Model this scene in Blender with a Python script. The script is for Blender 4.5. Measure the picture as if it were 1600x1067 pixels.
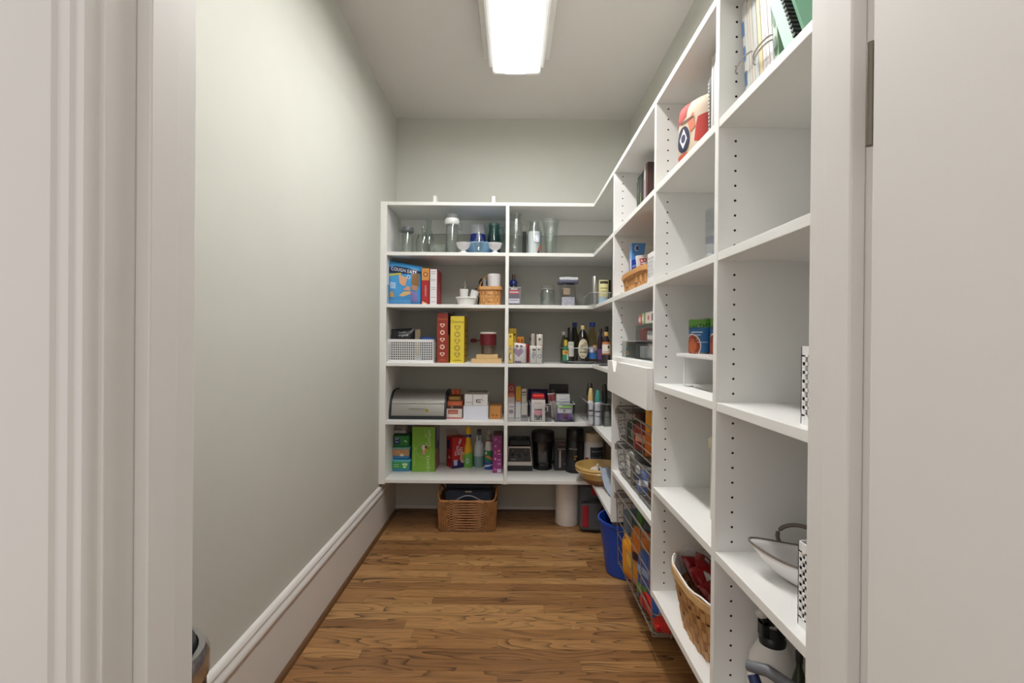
import bpy, bmesh, math, random
from mathutils import Matrix, Vector
random.seed(7)
PI = math.pi
for o in list(bpy.data.objects): bpy.data.objects.remove(o)
scn = bpy.context.scene
C = scn.collection

# ------------------------------------------------------------------ camera
EYE, YAW, PITCH, ROLL, F = 1.0667, -0.0019, -0.0030, 0.0087, 772.0     # F: focal length in pixels of a 1600x1067 frame
_R = Vector((math.cos(YAW), -math.sin(YAW), 0)); _f0 = Vector((math.sin(YAW), math.cos(YAW), 0)); _z = Vector((0, 0, 1))
_FW = _f0*math.cos(PITCH) + _z*math.sin(PITCH); _U = _z*math.cos(PITCH) - _f0*math.sin(PITCH)
_RR = _R*math.cos(ROLL) + _U*math.sin(ROLL); _UU = _U*math.cos(ROLL) - _R*math.sin(ROLL)
cam = bpy.data.objects.new('camera', bpy.data.cameras.new('camera')); C.objects.link(cam)
M = Matrix.Identity(4)
for i in range(3): M[i][0], M[i][1], M[i][2] = _RR[i], _UU[i], -_FW[i]
M[2][3] = EYE
cam.matrix_world = M
cam.data.sensor_width = 36; cam.data.lens = F*36/1600; cam.data.clip_start = 0.01
scn.camera = cam

# ------------------------------------------------------------------ world, light, exposure
w = bpy.data.worlds.new('kitchen_daylight'); scn.world = w; w.use_nodes = True
bg = w.node_tree.nodes['Background']; bg.inputs[0].default_value = (1, 0.97, 0.94, 1); bg.inputs[1].default_value = 0.60
LENS_STRENGTH = 57.0
vs = scn.view_settings
vs.view_transform = 'Standard'; vs.look = 'None'; vs.gamma = 1; vs.use_curve_mapping = False; vs.exposure = 0.53

def at(px, py, Y):                      # where the sight line of a photo pixel meets the plane y = Y -> (x, z)
    d = _FW*F + _RR*(px-800) - _UU*(py-533.5)
    k = Y/d.y
    return d.x*k, EYE + d.z*k
def on(px, py, z):                      # where it meets the level z -> (x, y)
    d = _FW*F + _RR*(px-800) - _UU*(py-533.5)
    k = (z-EYE)/d.z
    return d.x*k, d.y*k

# ------------------------------------------------------------------ materials
def lin(c): return tuple(((v/255+0.055)/1.055)**2.4 if v/255 > 0.04045 else v/255/12.92 for v in c[:3]) + (1,)
MATS = {}
def mat(col, rough=0.5, metal=0.0, var=0.0, scale=30, coat=0.0, sss=0.0, bump=0.0, stretch=None):
    key = (tuple(col), rough, metal, var, scale, coat, bump, stretch)
    if key in MATS: return MATS[key]
    m = bpy.data.materials.new('surface_%d_%d_%d' % tuple(col[:3])); m.use_nodes = True
    nt = m.node_tree; b = nt.nodes['Principled BSDF']
    b.inputs['Base Color'].default_value = lin(col); b.inputs['Roughness'].default_value = rough
    b.inputs['Metallic'].default_value = metal; b.inputs['Coat Weight'].default_value = coat
    n = nt.nodes.new('ShaderNodeTexNoise'); n.inputs['Scale'].default_value = scale; n.inputs['Detail'].default_value = 3
    tc = nt.nodes.new('ShaderNodeTexCoord')
    if stretch:
        mp = nt.nodes.new('ShaderNodeMapping'); mp.inputs['Scale'].default_value = stretch
        nt.links.new(tc.outputs['Object'], mp.inputs[0]); nt.links.new(mp.outputs[0], n.inputs['Vector'])
    else: nt.links.new(tc.outputs['Object'], n.inputs['Vector'])
    if var:
        mx = nt.nodes.new('ShaderNodeMix'); mx.data_type = 'RGBA'; mx.blend_type = 'MULTIPLY'
        mx.inputs[0].default_value = 1; mx.inputs[6].default_value = lin(col)
        mr = nt.nodes.new('ShaderNodeMapRange'); mr.inputs[3].default_value = 1-var; mr.inputs[4].default_value = 1+var
        mr.inputs[1].default_value = 0.3; mr.inputs[2].default_value = 0.7
        nt.links.new(n.outputs['Fac'], mr.inputs[0]); nt.links.new(mr.outputs[0], mx.inputs[7])
        nt.links.new(mx.outputs[2], b.inputs['Base Color'])
    if bump:
        bp = nt.nodes.new('ShaderNodeBump'); bp.inputs['Strength'].default_value = bump; bp.inputs['Distance'].default_value = 0.002
        nt.links.new(n.outputs['Fac'], bp.inputs['Height']); nt.links.new(bp.outputs[0], b.inputs['Normal'])
    MATS[key] = m
    return m
def clear(tint=(245, 247, 246), gloss=1.0, name='clear', ior=1.45, rough=0.03):
    key = ('clear', tint, gloss, ior)
    if key in MATS: return MATS[key]
    m = bpy.data.materials.new(name); m.use_nodes = True; nt = m.node_tree
    nt.nodes.remove(nt.nodes['Principled BSDF']); out = nt.nodes['Material Output']
    t = nt.nodes.new('ShaderNodeBsdfTransparent'); t.inputs[0].default_value = lin(tint)
    g = nt.nodes.new('ShaderNodeBsdfGlossy'); g.inputs['Roughness'].default_value = rough; g.inputs['Color'].default_value = (gloss,)*3 + (1,)
    fr = nt.nodes.new('ShaderNodeFresnel'); ge = nt.nodes.new('ShaderNodeNewGeometry')
    mr = nt.nodes.new('ShaderNodeMapRange'); mr.inputs[3].default_value = ior; mr.inputs[4].default_value = 1/ior     # thin sheet: both faces mirror alike
    nt.links.new(ge.outputs['Backfacing'], mr.inputs[0]); nt.links.new(mr.outputs[0], fr.inputs[0])
    mx = nt.nodes.new('ShaderNodeMixShader')
    nt.links.new(fr.outputs[0], mx.inputs[0]); nt.links.new(t.outputs[0], mx.inputs[1]); nt.links.new(g.outputs[0], mx.inputs[2])
    nt.links.new(mx.outputs[0], out.inputs[0])
    MATS[key] = m
    return m
GLASS = clear((246, 249, 248), name='clear_glass', ior=1.75)
ACRYL = clear((250, 251, 252), name='clear_acrylic', ior=1.55)
SMOKE = clear((206, 208, 210), name='smoked_plastic', ior=1.5)
def emit(col, s):                        # lens lit from behind by a pair of tubes: brightest along its middle
    m = bpy.data.materials.new('lit_lens'); m.use_nodes = True; nt = m.node_tree; L = nt.links.new
    b = nt.nodes['Principled BSDF']; b.inputs['Base Color'].default_value = (1, 1, 1, 1)
    b.inputs['Emission Color'].default_value = col
    tc = nt.nodes.new('ShaderNodeTexCoord'); sp = nt.nodes.new('ShaderNodeSeparateXYZ'); L(tc.outputs['Object'], sp.inputs[0])
    ab = nt.nodes.new('ShaderNodeMath'); ab.operation = 'ABSOLUTE'; L(sp.outputs[0], ab.inputs[0])
    mr = nt.nodes.new('ShaderNodeMapRange'); mr.interpolation_type = 'SMOOTHSTEP'
    mr.inputs[1].default_value = .012; mr.inputs[2].default_value = .052; mr.inputs[3].default_value = s; mr.inputs[4].default_value = .55
    L(ab.outputs[0], mr.inputs[0]); L(mr.outputs[0], b.inputs['Emission Strength'])
    return m
def oak():
    m = bpy.data.materials.new('stained_oak'); m.use_nodes = True; nt = m.node_tree; L = nt.links.new; N = nt.nodes.new
    b = nt.nodes['Principled BSDF']; b.inputs['Roughness'].default_value = 0.34; b.inputs['Specular IOR Level'].default_value = 0.45
    g = N('ShaderNodeNewGeometry'); oi = N('ShaderNodeObjectInfo')
    sc = N('ShaderNodeVectorMath'); sc.operation = 'SCALE'; sc.inputs[3].default_value = 37.0
    cx = N('ShaderNodeCombineXYZ'); L(oi.outputs['Random'], cx.inputs[0]); L(oi.outputs['Random'], cx.inputs[2]); L(cx.outputs[0], sc.inputs[0])
    add = N('ShaderNodeVectorMath'); add.operation = 'ADD'; L(g.outputs['Position'], add.inputs[0]); L(sc.outputs[0], add.inputs[1])
    def noise(scale, sx, sy, detail=2.0, rough=0.5):
        mp = N('ShaderNodeMapping'); mp.inputs['Scale'].default_value = (sx, sy, 1); L(add.outputs[0], mp.inputs[0])
        n = N('ShaderNodeTexNoise'); n.inputs['Scale'].default_value = scale; n.inputs['Detail'].default_value = detail; n.inputs['Roughness'].default_value = rough
        L(mp.outputs[0], n.inputs['Vector']); return n.outputs['Fac']
    def math_(op, a, bb=None, c=None):
        n = N('ShaderNodeMath'); n.operation = op
        for i, v in enumerate((a, bb, c)):
            if v is None: continue
            if isinstance(v, (int, float)): n.inputs[i].default_value = v
            else: L(v, n.inputs[i])
        return n.outputs[0]
    ring = noise(1.0, 2.3, 15.0, 1.2, 0.4)                # contour lines of a stretched field: cathedral grain
    fr = math_('FRACT', math_('MULTIPLY', ring, 11.0))
    line = math_('POWER', fr, 4.0)
    gate = noise(1.0, 2.0, 9.0, 1.0)
    gm = N('ShaderNodeMapRange'); gm.inputs[1].default_value = 0.36; gm.inputs[2].default_value = 0.6; L(gate, gm.inputs[0])
    line = math_('MULTIPLY', line, math_('ADD', math_('MULTIPLY', gm.outputs[0], 0.72), 0.30))
    fine = noise(1.0, 14.0, 420.0, 3.0, 0.6)
    fm = N('ShaderNodeMapRange'); fm.inputs[1].default_value = 0.38; fm.inputs[2].default_value = 0.7; L(fine, fm.inputs[0])
    ramp = N('ShaderNodeValToRGB'); e = ramp.color_ramp
    e.elements[0].position = 0.0; e.elements[0].color = lin((124, 84, 51)); e.elements[1].position = 1.0; e.elements[1].color = lin((208, 162, 106))
    el = e.elements.new(0.5); el.color = lin((174, 127, 79))
    soft = noise(1.0, 2.0, 14.0, 2.0)
    tone = math_('ADD', math_('MULTIPLY', oi.outputs['Random'], 0.62), math_('MULTIPLY', soft, 0.42))
    L(tone, ramp.inputs[0])
    dk = N('ShaderNodeMix'); dk.data_type = 'RGBA'; L(math_('MULTIPLY', fm.outputs[0], 0.42), dk.inputs[0]); L(ramp.outputs[0], dk.inputs[6]); dk.inputs[7].default_value = lin((84, 54, 31))
    d2 = N('ShaderNodeMix'); d2.data_type = 'RGBA'; L(line, d2.inputs[0]); L(dk.outputs[2], d2.inputs[6]); d2.inputs[7].default_value = lin((48, 28, 15))
    L(d2.outputs[2], b.inputs['Base Color'])
    bp = N('ShaderNodeBump'); bp.inputs['Strength'].default_value = 0.12; bp.inputs['Distance'].default_value = 0.0006
    L(fine, bp.inputs['Height']); L(bp.outputs[0], b.inputs['Normal'])
    return m
OAK = oak()
WALL = mat((201, 201, 192), 0.85, var=0.012, scale=6)
CEIL = mat((214, 210, 205), 0.9, var=0.01, scale=8)
TRIM = mat((226, 223, 219), 0.42, var=0.01, scale=5)
SHELF = mat((236, 235, 232), 0.45, var=0.012, scale=60, stretch=(40, 40, 2))
WHITE = mat((238, 238, 238), 0.4)
CHROME = mat((158, 152, 145), 0.3, 0.6)
STEEL = mat((176, 174, 170), 0.34, 0.9, var=0.04, scale=90, stretch=(0.3, 30, 30))
BLACK = mat((22, 22, 24), 0.35)
DARK = mat((40, 40, 44), 0.5)

# ------------------------------------------------------------------ mesh builder
class G:
    def __init__(s): s.v = []; s.f = []
    def add(s, vs, fs):
        k = len(s.v); s.v += [tuple(p) for p in vs]; s.f += [tuple(i+k for i in q) for q in fs]; return s
    def box(s, x0, x1, y0, y1, z0, z1):
        return s.add([(x, y, z) for z in (z0, z1) for y in (y0, y1) for x in (x0, x1)],
            [(0, 2, 3, 1), (4, 5, 7, 6), (0, 1, 5, 4), (2, 6, 7, 3), (0, 4, 6, 2), (1, 3, 7, 5)])
    def prism(s, poly, z0, z1):
        n = len(poly)
        return s.add([(x, y, z0) for x, y in poly] + [(x, y, z1) for x, y in poly],
            [tuple(range(n))[::-1], tuple(range(n, 2*n))] + [(i, (i+1) % n, n+(i+1) % n, n+i) for i in range(n)])
    def extr(s, poly, a0, a1, ax='y'):           # polygon of two coordinates pushed along one axis
        n = len(poly)
        P = (lambda p, t: (p[0], t, p[1])) if ax == 'y' else (lambda p, t: (t, p[0], p[1]))
        return s.add([P(p, a0) for p in poly] + [P(p, a1) for p in poly],
            [tuple(range(n)), tuple(range(n, 2*n))[::-1]] + [(i, n+i, n+(i+1) % n, (i+1) % n) for i in range(n)])
    def lathe(s, prof, n=28, cx=0, cy=0, sx=1, sy=1, wav=None):
        rings = []; k = len(s.v)
        for j, (r, z) in enumerate(prof):
            if r < 1e-6: s.v.append((cx, cy, z)); rings.append([len(s.v)-1]); continue
            q = []
            for i in range(n):
                a = 2*PI*i/n; rr = r*(1+(wav(a, j) if wav else 0)); s.v.append((cx+rr*math.cos(a)*sx, cy+rr*math.sin(a)*sy, z)); q.append(len(s.v)-1)
            rings.append(q)
        for a, b in zip(rings, rings[1:]):
            if len(a) == 1 and len(b) == 1: continue
            for i in range(n):
                j = (i+1) % n
                if len(a) == 1: s.f.append((a[0], b[j], b[i]))
                elif len(b) == 1: s.f.append((a[i], a[j], b[0]))
                else: s.f.append((a[i], a[j], b[j], b[i]))
        return s
    def tube(s, pts, r, n=8, closed=False):
        P = [Vector(p) for p in pts]; m = len(P); rings = []
        for i, p in enumerate(P):
            a = P[(i-1) % m] if (closed or i > 0) else p; b = P[(i+1) % m] if (closed or i < m-1) else p
            t = (b-a); t = t.normalized() if t.length > 1e-9 else Vector((0, 0, 1))
            u = t.cross(Vector((0, 0, 1)) if abs(t.z) < 0.9 else Vector((1, 0, 0))).normalized(); v = t.cross(u)
            rr = r[i] if isinstance(r, (list, tuple)) else r
            k = len(s.v); s.v += [tuple(p+u*rr*math.cos(2*PI*j/n)+v*rr*math.sin(2*PI*j/n)) for j in range(n)]; rings.append(k)
        for i in range(m if closed else m-1):
            a, b = rings[i], rings[(i+1) % m]
            s.f += [(a+j, a+(j+1) % n, b+(j+1) % n, b+j) for j in range(n)]
        if not closed: s.f += [tuple(rings[0]+j for j in range(n))[::-1], tuple(rings[-1]+j for j in range(n))]
        return s
    def grid(s, S, nu, nv, o=0.0, closeu=False):
        k = len(s.v); s.v += [tuple(S(i/nu, j/nv, o)) for j in range(nv+1) for i in range(nu+1)]
        s.f += [(k+j*(nu+1)+i, k+j*(nu+1)+i+1, k+(j+1)*(nu+1)+i+1, k+(j+1)*(nu+1)+i) for j in range(nv) for i in range(nu)]
        return s
    def ball(s, c, r, n=14, sz=1.0, sx=1.0, sy=1.0):
        return s.lathe([(r*math.sin(PI*j/8), c[2]-r*sz*math.cos(PI*j/8)) for j in range(9)], n, c[0], c[1], sx, sy)
    def ob(s, name, m, par=None, smooth=False, bev=0.0, seg=2, kind=None, solid=0.0):
        me = bpy.data.meshes.new(name); me.from_pydata(s.v, [], s.f); me.update()
        if smooth:
            me.polygons.foreach_set('use_smooth', [True]*len(me.polygons)); me.set_sharp_from_angle(angle=math.radians(42))
        me.materials.append(m)
        o = bpy.data.objects.new(name, me); C.objects.link(o)
        if par: o.parent = par
        if solid: md = o.modifiers.new('solid', 'SOLIDIFY'); md.thickness = solid; md.offset = 0
        if bev: md = o.modifiers.new('bevel', 'BEVEL'); md.width = bev; md.segments = seg; md.limit_method = 'ANGLE'
        if kind: o['kind'] = kind
        return o
def tag(o, label, cat, group=None):
    o['label'] = label; o['category'] = cat
    if group: o['group'] = group
    return o
def thing(name, label, cat, loc=(0, 0, 0), rz=0, group=None, rx=0, ry=0):
    o = bpy.data.objects.new(name, None); o.empty_display_size = 0.02; C.objects.link(o)
    o.location = loc; o.rotation_euler = (rx, ry, rz)
    return tag(o, label, cat, group)
def struct(o): o['kind'] = 'structure'; return o
def holder(name):
    o = bpy.data.objects.new(name, None); o.empty_display_size = 0.02; C.objects.link(o); return struct(o)

# ------------------------------------------------------------------ flat print laid on a surface S(u, v, offset)
_txt = {}
def textmesh(s):
    if s not in _txt:
        c = bpy.data.curves.new('t', 'FONT'); c.body = s; c.align_x = 'CENTER'; c.align_y = 'CENTER'; c.resolution_u = 2
        o = bpy.data.objects.new('t', c); me = bpy.data.meshes.new_from_object(o)
        _txt[s] = ([tuple(v.co) for v in me.vertices], [tuple(p.vertices) for p in me.polygons])
        bpy.data.objects.remove(o); bpy.data.meshes.remove(me)
    return _txt[s]
def heart(r, n=20):
    return [(r*1.05*math.sin(t)**3, r*(13*math.cos(t)-5*math.cos(2*t)-2*math.cos(3*t)-math.cos(4*t))/15) for t in [2*PI*i/n for i in range(n)]]
def shape(it, w, h):
    k = it[0]
    if k == 'r':
        _, u0, u1, v0, v1, col = it; n, m = max(1, int(abs(u1-u0)*10)), max(1, int(abs(v1-v0)*10))
        return [((u0+(u1-u0)*i/n)*w, (v0+(v1-v0)*j/m)*h) for j in range(m+1) for i in range(n+1)], \
            [(j*(n+1)+i, j*(n+1)+i+1, (j+1)*(n+1)+i+1, (j+1)*(n+1)+i) for j in range(m) for i in range(n)], col
    if k == 'p':
        _, pts, col = it
        return [(u*w, v*h) for u, v in pts], [tuple(range(len(pts)))], col
    if k == 't':
        s, uc, vc, size, col = it[1:6]; rot = it[6] if len(it) > 6 else 0; st = it[7] if len(it) > 7 else 1
        vs, fs = textmesh(s); c, sn = math.cos(rot), math.sin(rot)
        return [(uc*w+(x*st*c-y*sn)*size, vc*h+(x*st*sn+y*c)*size) for x, y, _ in vs], fs, col
    if k == 'e':
        _, uc, vc, ru, rv, col = it; n = 20
        return [(uc*w+ru*math.cos(2*PI*i/n), vc*h+rv*math.sin(2*PI*i/n)) for i in range(n)], [tuple(range(n))], col
    if k in 'oh':
        _, uc, vc, ro, ri, col = it
        A, B = (heart(ro), heart(ri)) if k == 'h' else ([(ro*math.cos(t), ro*math.sin(t)) for t in [2*PI*i/20 for i in range(20)]], [(ri*math.cos(t), ri*math.sin(t)) for t in [2*PI*i/20 for i in range(20)]])
        n = len(A); vs = [(uc*w+x, vc*h+y) for x, y in A+B]
        fs = [(i, (i+1) % n, n+(i+1) % n, n+i) for i in range(n)]
        return vs, (fs if k == 'o' else [q[::-1] for q in fs]), col
def refine(vs, fs):                                # split a flat outline finely so that it follows a curved surface
    bm = bmesh.new(); V = [bm.verts.new((x, y, 0)) for x, y in vs]
    for f in fs:
        try: bm.faces.new([V[i] for i in f])
        except ValueError: pass
    bmesh.ops.triangulate(bm, faces=bm.faces[:])
    for _ in range(5):
        long_ = [e for e in bm.edges if e.calc_length() > .011]
        if not long_: break
        bmesh.ops.subdivide_edges(bm, edges=long_, cuts=1, use_grid_fill=False)
        bmesh.ops.triangulate(bm, faces=[f for f in bm.faces if len(f.verts) > 3])
    bm.verts.index_update(); r = [(v.co.x, v.co.y) for v in bm.verts], [tuple(v.index for v in f.verts) for f in bm.faces]
    bm.free(); return r
def deco(par, S, w, h, items, rough=0.5, curved=False):
    body = [o for o in par.children if o.type == 'MESH']
    if par.type == 'EMPTY' and body: par = body[0]      # print belongs to the part it lies on
    groups = {}
    if not curved:
        p, q, m_ = Vector(S(0, .5, 0)), Vector(S(1, .5, 0)), Vector(S(.5, .5, 0)); curved = (m_-(p+q)/2).length > .0008
    for i, it in enumerate(items):
        vs, fs, col = shape(it, w, h)
        if curved and it[0] != 't': vs, fs = refine(vs, fs)
        big = it[0] in 'rp' and len(items) < 12
        key = (col, 'lettering' if it[0] == 't' else 'printed_panel', i if big else -1)
        groups.setdefault(key, G()).add([S(x/w, y/h, (.0009 if curved else .0004)+0.00022*i) for x, y in vs], fs)
    for (col, nm, _), g in groups.items(): g.ob(nm, mat(col, rough), par, smooth=curved)
def SF(w, d, h, z0=0): return lambda u, v, o: (-w/2+u*w, -d/2-o, z0+v*h)
def SR(w, d, h, z0=0): return lambda u, v, o: (w/2+o, -d/2+u*d, z0+v*h)
def SL(w, d, h, z0=0): return lambda u, v, o: (-w/2-o, d/2-u*d, z0+v*h)
def ST(w, d, h): return lambda u, v, o: (-w/2+u*w, -d/2+v*d, h+o)
def SC(r, z0, h, a=75, mid=-90):
    return lambda u, v, o: ((r+o)*math.cos(math.radians(mid-a+2*a*u)), (r+o)*math.sin(math.radians(mid-a+2*a*u)), z0+v*h)
def wC(r, a=75): return 2*r*math.radians(a)

# ------------------------------------------------------------------ generic packages
def fit(a, b, t, zs, Yf):                         # photo columns a..b, top row t, standing at depth Yf on level zs
    x0 = at(a, t, Yf)[0]; x1 = at(b, t, Yf)[0]; return (x0+x1)/2, x1-x0, at((a+b)/2, t, Yf)[1]-zs
def carton(name, label, a, b, t, zs, Yf, d, col, front=(), right=(), left=(), rz=0, cat='box', group=None, body='carton', rough=0.45, top=None, flap=False):
    cx, w, h = fit(a, b, t, zs, Yf)
    th = thing(name, label, cat, (cx, Yf+d/2, zs), rz, group)
    G().box(-w/2, w/2, -d/2, d/2, 0, h).ob(body, mat(col, rough), th, bev=0.0015)
    if front: deco(th, SF(w, d, h), w, h, front, rough)
    if right: deco(th, SR(w, d, h), d, h, right, rough)
    if left: deco(th, SL(w, d, h), d, h, left, rough)
    if top: G().box(-w/2+.002, w/2-.002, -d/2+.002, d/2-.002, h, h+.0015).ob('lid', mat(top, rough), th)
    if flap: G().add([(-w/2, d/2, h), (w/2, d/2, h), (w/2, d/2+.012, h+.035), (-w/2, d/2+.012, h+.035)], [(0, 1, 2, 3)]).ob('flap', mat(flap, 0.6), th, solid=.001)
    return th
def vessel(name, label, cat, x, y, z, prof, m, parts=(), n=28, group=None, body='body', rz=0, ss=1, wav=None):
    """a turned body and further turned parts: (name, profile, material)"""
    th = thing(name, label, cat, (x, y, z), rz, group)
    G().lathe(prof, n, wav=wav).ob(body, m, th, True)
    for nm, pf, mm in parts: G().lathe(pf, n).ob(nm, mm, th, True)
    return th
def glassprof(outer, t=0.0022):                   # a hollow vessel wall from its outer profile
    return [(0, outer[0][1])] + outer + [(max(r-t, 0.001), z) for r, z in outer[::-1]][:-1] + [(max(outer[0][0]-t, .001), outer[0][1]+.004), (0, outer[0][1]+.004)]
def clearbin(name, label, x0, x1, y0, y1, z0, h, m=None, t=0.0025, rim=True, group=None, cat='bin', rz=0):
    th = thing(name, label, cat, ((x0+x1)/2, (y0+y1)/2, z0), rz, group); w, d = x1-x0, y1-y0; m = m or ACRYL
    G().box(-w/2, w/2, -d/2, d/2, 0, t).ob('base', m, th)
    G().box(-w/2, w/2, -d/2, -d/2+t, t, h).ob('front_wall', m, th); G().box(-w/2, w/2, d/2-t, d/2, t, h).ob('back_wall', m, th)
    G().box(-w/2, -w/2+t, -d/2+t, d/2-t, t, h).ob('side_wall', m, th); G().box(w/2-t, w/2, -d/2+t, d/2-t, t, h).ob('side_wall', m, th)
    if rim:
        g = G(); r = 0.0035
        for (a, b, c, e) in ((-w/2-.001, w/2+.001, -d/2-.001, -d/2+r), (-w/2-.001, w/2+.001, d/2-r, d/2+.001), (-w/2-.001, -w/2+r, -d/2+r, d/2-r), (w/2-r, w/2+.001, -d/2+r, d/2-r)):
            g.box(a, b, c, e, h-.001, h+.002)
        g.ob('rim', mat((196, 199, 202), 0.15), th)
    return th
def pillowS(w, h, t, skew=0.0, slump=0.0, side=-1):
    def S(u, v, o):
        e = max(0.0, 1-(2*u-1)**4)**0.5*max(0.0, 1-abs(2*v-1)**5)**0.6
        y = t/2*e*(1-0.5*slump*v) + 0.003*math.sin(9*u+3*v)*e
        return ((u-.5)*w*(1-0.06*e*(1-abs(2*v-1))), side*(y+o), v*h*(1+skew*(0.5-u)))
    return S
def bag(name, label, loc, w, h, t, col, items=(), rz=0, rx=0, skew=0.0, cat='bag', group=None, rough=0.35, body='pouch', back=None, ry=0):
    th = thing(name, label, cat, loc, rz, group, rx, ry); F_, B_ = pillowS(w, h, t, skew), pillowS(w, h, t, skew, 0, 1)
    g = G().grid(F_, 16, 14); g.grid(lambda u, v, o: B_(1-u, v, o), 16, 14)
    g.ob(body, mat(col, rough, bump=0.3, scale=60), th, True)
    if items: deco(th, F_, w, h, items, rough)
    return th
def perforated_bin(name, label, x0, x1, y0, y1, z0, h, group, pitch=.0125):
    """white punched metal bin: the sheet is real, with square openings"""
    th = thing(name, label, 'bin', ((x0+x1)/2, (y0+y1)/2, z0), 0, group); w, d, t = x1-x0, y1-y0, .002
    G().box(-w/2, w/2, -d/2, d/2, 0, t).ob('base', WHITE, th)
    def sheet(L, put):
        g = G(); n = max(2, int((L-.016)/pitch)); m = max(2, int((h-.028)/pitch)); p = (L-.016)/n; q = (h-.028)/m; hp, hq = p*.62, q*.62
        def bar(a, b, c, e): g.add([put(*k) for k in ((a, c, 0), (b, c, 0), (b, e, 0), (a, e, 0), (a, c, t), (b, c, t), (b, e, t), (a, e, t))],
                [(0, 1, 2, 3), (7, 6, 5, 4), (0, 4, 5, 1), (3, 2, 6, 7), (0, 3, 7, 4), (1, 5, 6, 2)])
        za, zb_ = .014, h-.014
        bar(0, L, t, za+(q-hq)/2); bar(0, L, zb_-(q-hq)/2, h); bar(0, .008+(p-hp)/2, za, zb_); bar(L-.008-(p-hp)/2, L, za, zb_)
        for j in range(m-1): bar(.004, L-.004, za+(j+1)*q-(q-hq)/2, za+(j+1)*q+(q-hq)/2)
        for i in range(n-1): bar(.008+(i+1)*p-(p-hp)/2, .008+(i+1)*p+(p-hp)/2, za, zb_)
        return g
    sheet(w, lambda a, z, y: (-w/2+a, -d/2+y, z)).ob('perforated_panel', WHITE, th)
    sheet(w, lambda a, z, y: (-w/2+a, d/2-y, z)).ob('perforated_panel', WHITE, th)
    sheet(d, lambda a, z, y: (-w/2+y, -d/2+a, z)).ob('perforated_panel', WHITE, th)
    sheet(d, lambda a, z, y: (w/2-y, -d/2+a, z)).ob('perforated_panel', WHITE, th)
    return th
def sq(t, rx, ry, e=2.0):                          # superellipse outline
    c, s = math.cos(t), math.sin(t)
    return rx*math.copysign(abs(c)**(2/e), c), ry*math.copysign(abs(s)**(2/e), s)
def splint_basket(name, label, loc, rx, ry, h, rows, stakes, e, cols, rz=0, taper=.82, handle=None, liner=None, rimcol=None, cat='basket', high=0.0):
    """woven wood basket: every horizontal splint goes over and under the upright stakes"""
    th = thing(name, label, cat, loc, rz)
    k = lambda z: taper+(1-taper)*z/h
    zr = lambda t: 1+high*abs(math.cos(t))
    n = stakes*4; mm = mat(cols[0], .6, var=.16, scale=25); m2 = mat(cols[1], .6, var=.16, scale=25)
    for j in range(rows):
        z0, z1 = h*j/rows+.001, h*(j+1)/rows-.0012; g = G(); vs = []; fs = []
        for i in range(n):
            t = 2*PI*i/n; off = .0032*math.cos(stakes*t+PI*(j % 2))
            for z, q in ((z0, 0), (z1, 0), (z1, -.0016), (z0, -.0016)):
                x, y = sq(t, rx*k(z)+off+q, ry*k(z)+off+q, e); vs.append((x, y, z*zr(t)))
        for i in range(n):
            a, b = i*4, ((i+1) % n)*4
            fs += [(a+q, b+q, b+(q+1) % 4, a+(q+1) % 4) for q in range(4)]
        g.add(vs, fs).ob('splint', mm, th, True)
    for i in range(stakes):
        g = G(); t = 2*PI*i/stakes; hw = PI/stakes*.62; P = []
        for z in [h*q/6 for q in range(7)]:
            for dt in (-hw, hw): x, y = sq(t+dt, rx*k(z)-.0005, ry*k(z)-.0005, e); P.append((x, y, z*zr(t+dt)))
        g.add(P, [(2*q, 2*q+1, 2*q+3, 2*q+2) for q in range(6)]).ob('stake', m2, th, solid=.0014)
    poly = [sq(2*PI*i/40, rx*taper-.002, ry*taper-.002, e) for i in range(40)]
    G().prism(poly, .001, .004).ob('base', m2, th)
    g = G(); rw = .0055
    ring = lambda off, z: [(*sq(2*PI*i/48, rx+off, ry+off, e), z*zr(2*PI*i/48)) for i in range(48)]
    A, B_, D, E_ = ring(.005, h-.012), ring(.005, h+.006), ring(-.004, h+.006), ring(-.004, h-.012)
    for i in range(48):
        j = (i+1) % 48
        for P, Q in ((A, B_), (B_, D), (D, E_), (E_, A)): g.add([P[i], P[j], Q[j], Q[i]], [(0, 1, 2, 3)])
    g.ob('rim', mat(rimcol or cols[0], .5, var=.08), th, True)
    if handle:
        hx, hh = handle; G().tube([(hx*math.cos(PI*i/16), 0, h-.01+hh*math.sin(PI*i/16)) for i in range(17)], .0035).ob('handle', mm, th, True)
    if liner:
        g = G(); P = [[(*sq(2*PI*i/40, rx*k(z)-off, ry*k(z)-off, e), z*zr(2*PI*i/40)+.003*math.sin(i*1.7)) for i in range(40)] for z, off in ((h*.70, .0105), (h*.85, .009), (h+.004, .0065), (h+.011, .003), (h+.009, -.001))]
        for A, B_ in zip(P, P[1:]):
            for i in range(40): j = (i+1) % 40; g.add([A[i], A[j], B_[j], B_[i]], [(0, 1, 2, 3)])
        g.ob('liner', mat(liner, .85), th, True)
    return th

# ================================================================== the setting
XL, XR, YB, HC = -.735, .7185, 3.075, 2.44
Y0, Y1 = .434, .557                                 # outer and inner face of the wall with the doorway
JL, JR, HD = -.36, .333, 2.03
struct(G().box(XL-.12, XL, Y1, YB+.12, 0, HC).ob('wall_left', WALL))
struct(G().box(XL-.12, XR+.12, YB, YB+.12, 0, HC).ob('wall_back', WALL))
struct(G().box(XR, XR+.12, Y1, YB, 0, HC).ob('wall_right', WALL))
struct(G().box(XL-.12, XR+.12, Y0, YB+.12, HC, HC+.1).ob('ceiling', CEIL))
fw = G(); fw.box(-1.7, JL-.019, Y0, Y1, 0, HC); fw.box(JR+.019, 1.7, Y0, Y1, 0, HC); fw.box(JL-.019, JR+.019, Y0, Y1, HD+.019, HC)
struct(fw.ob('wall_front', WALL))
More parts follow.
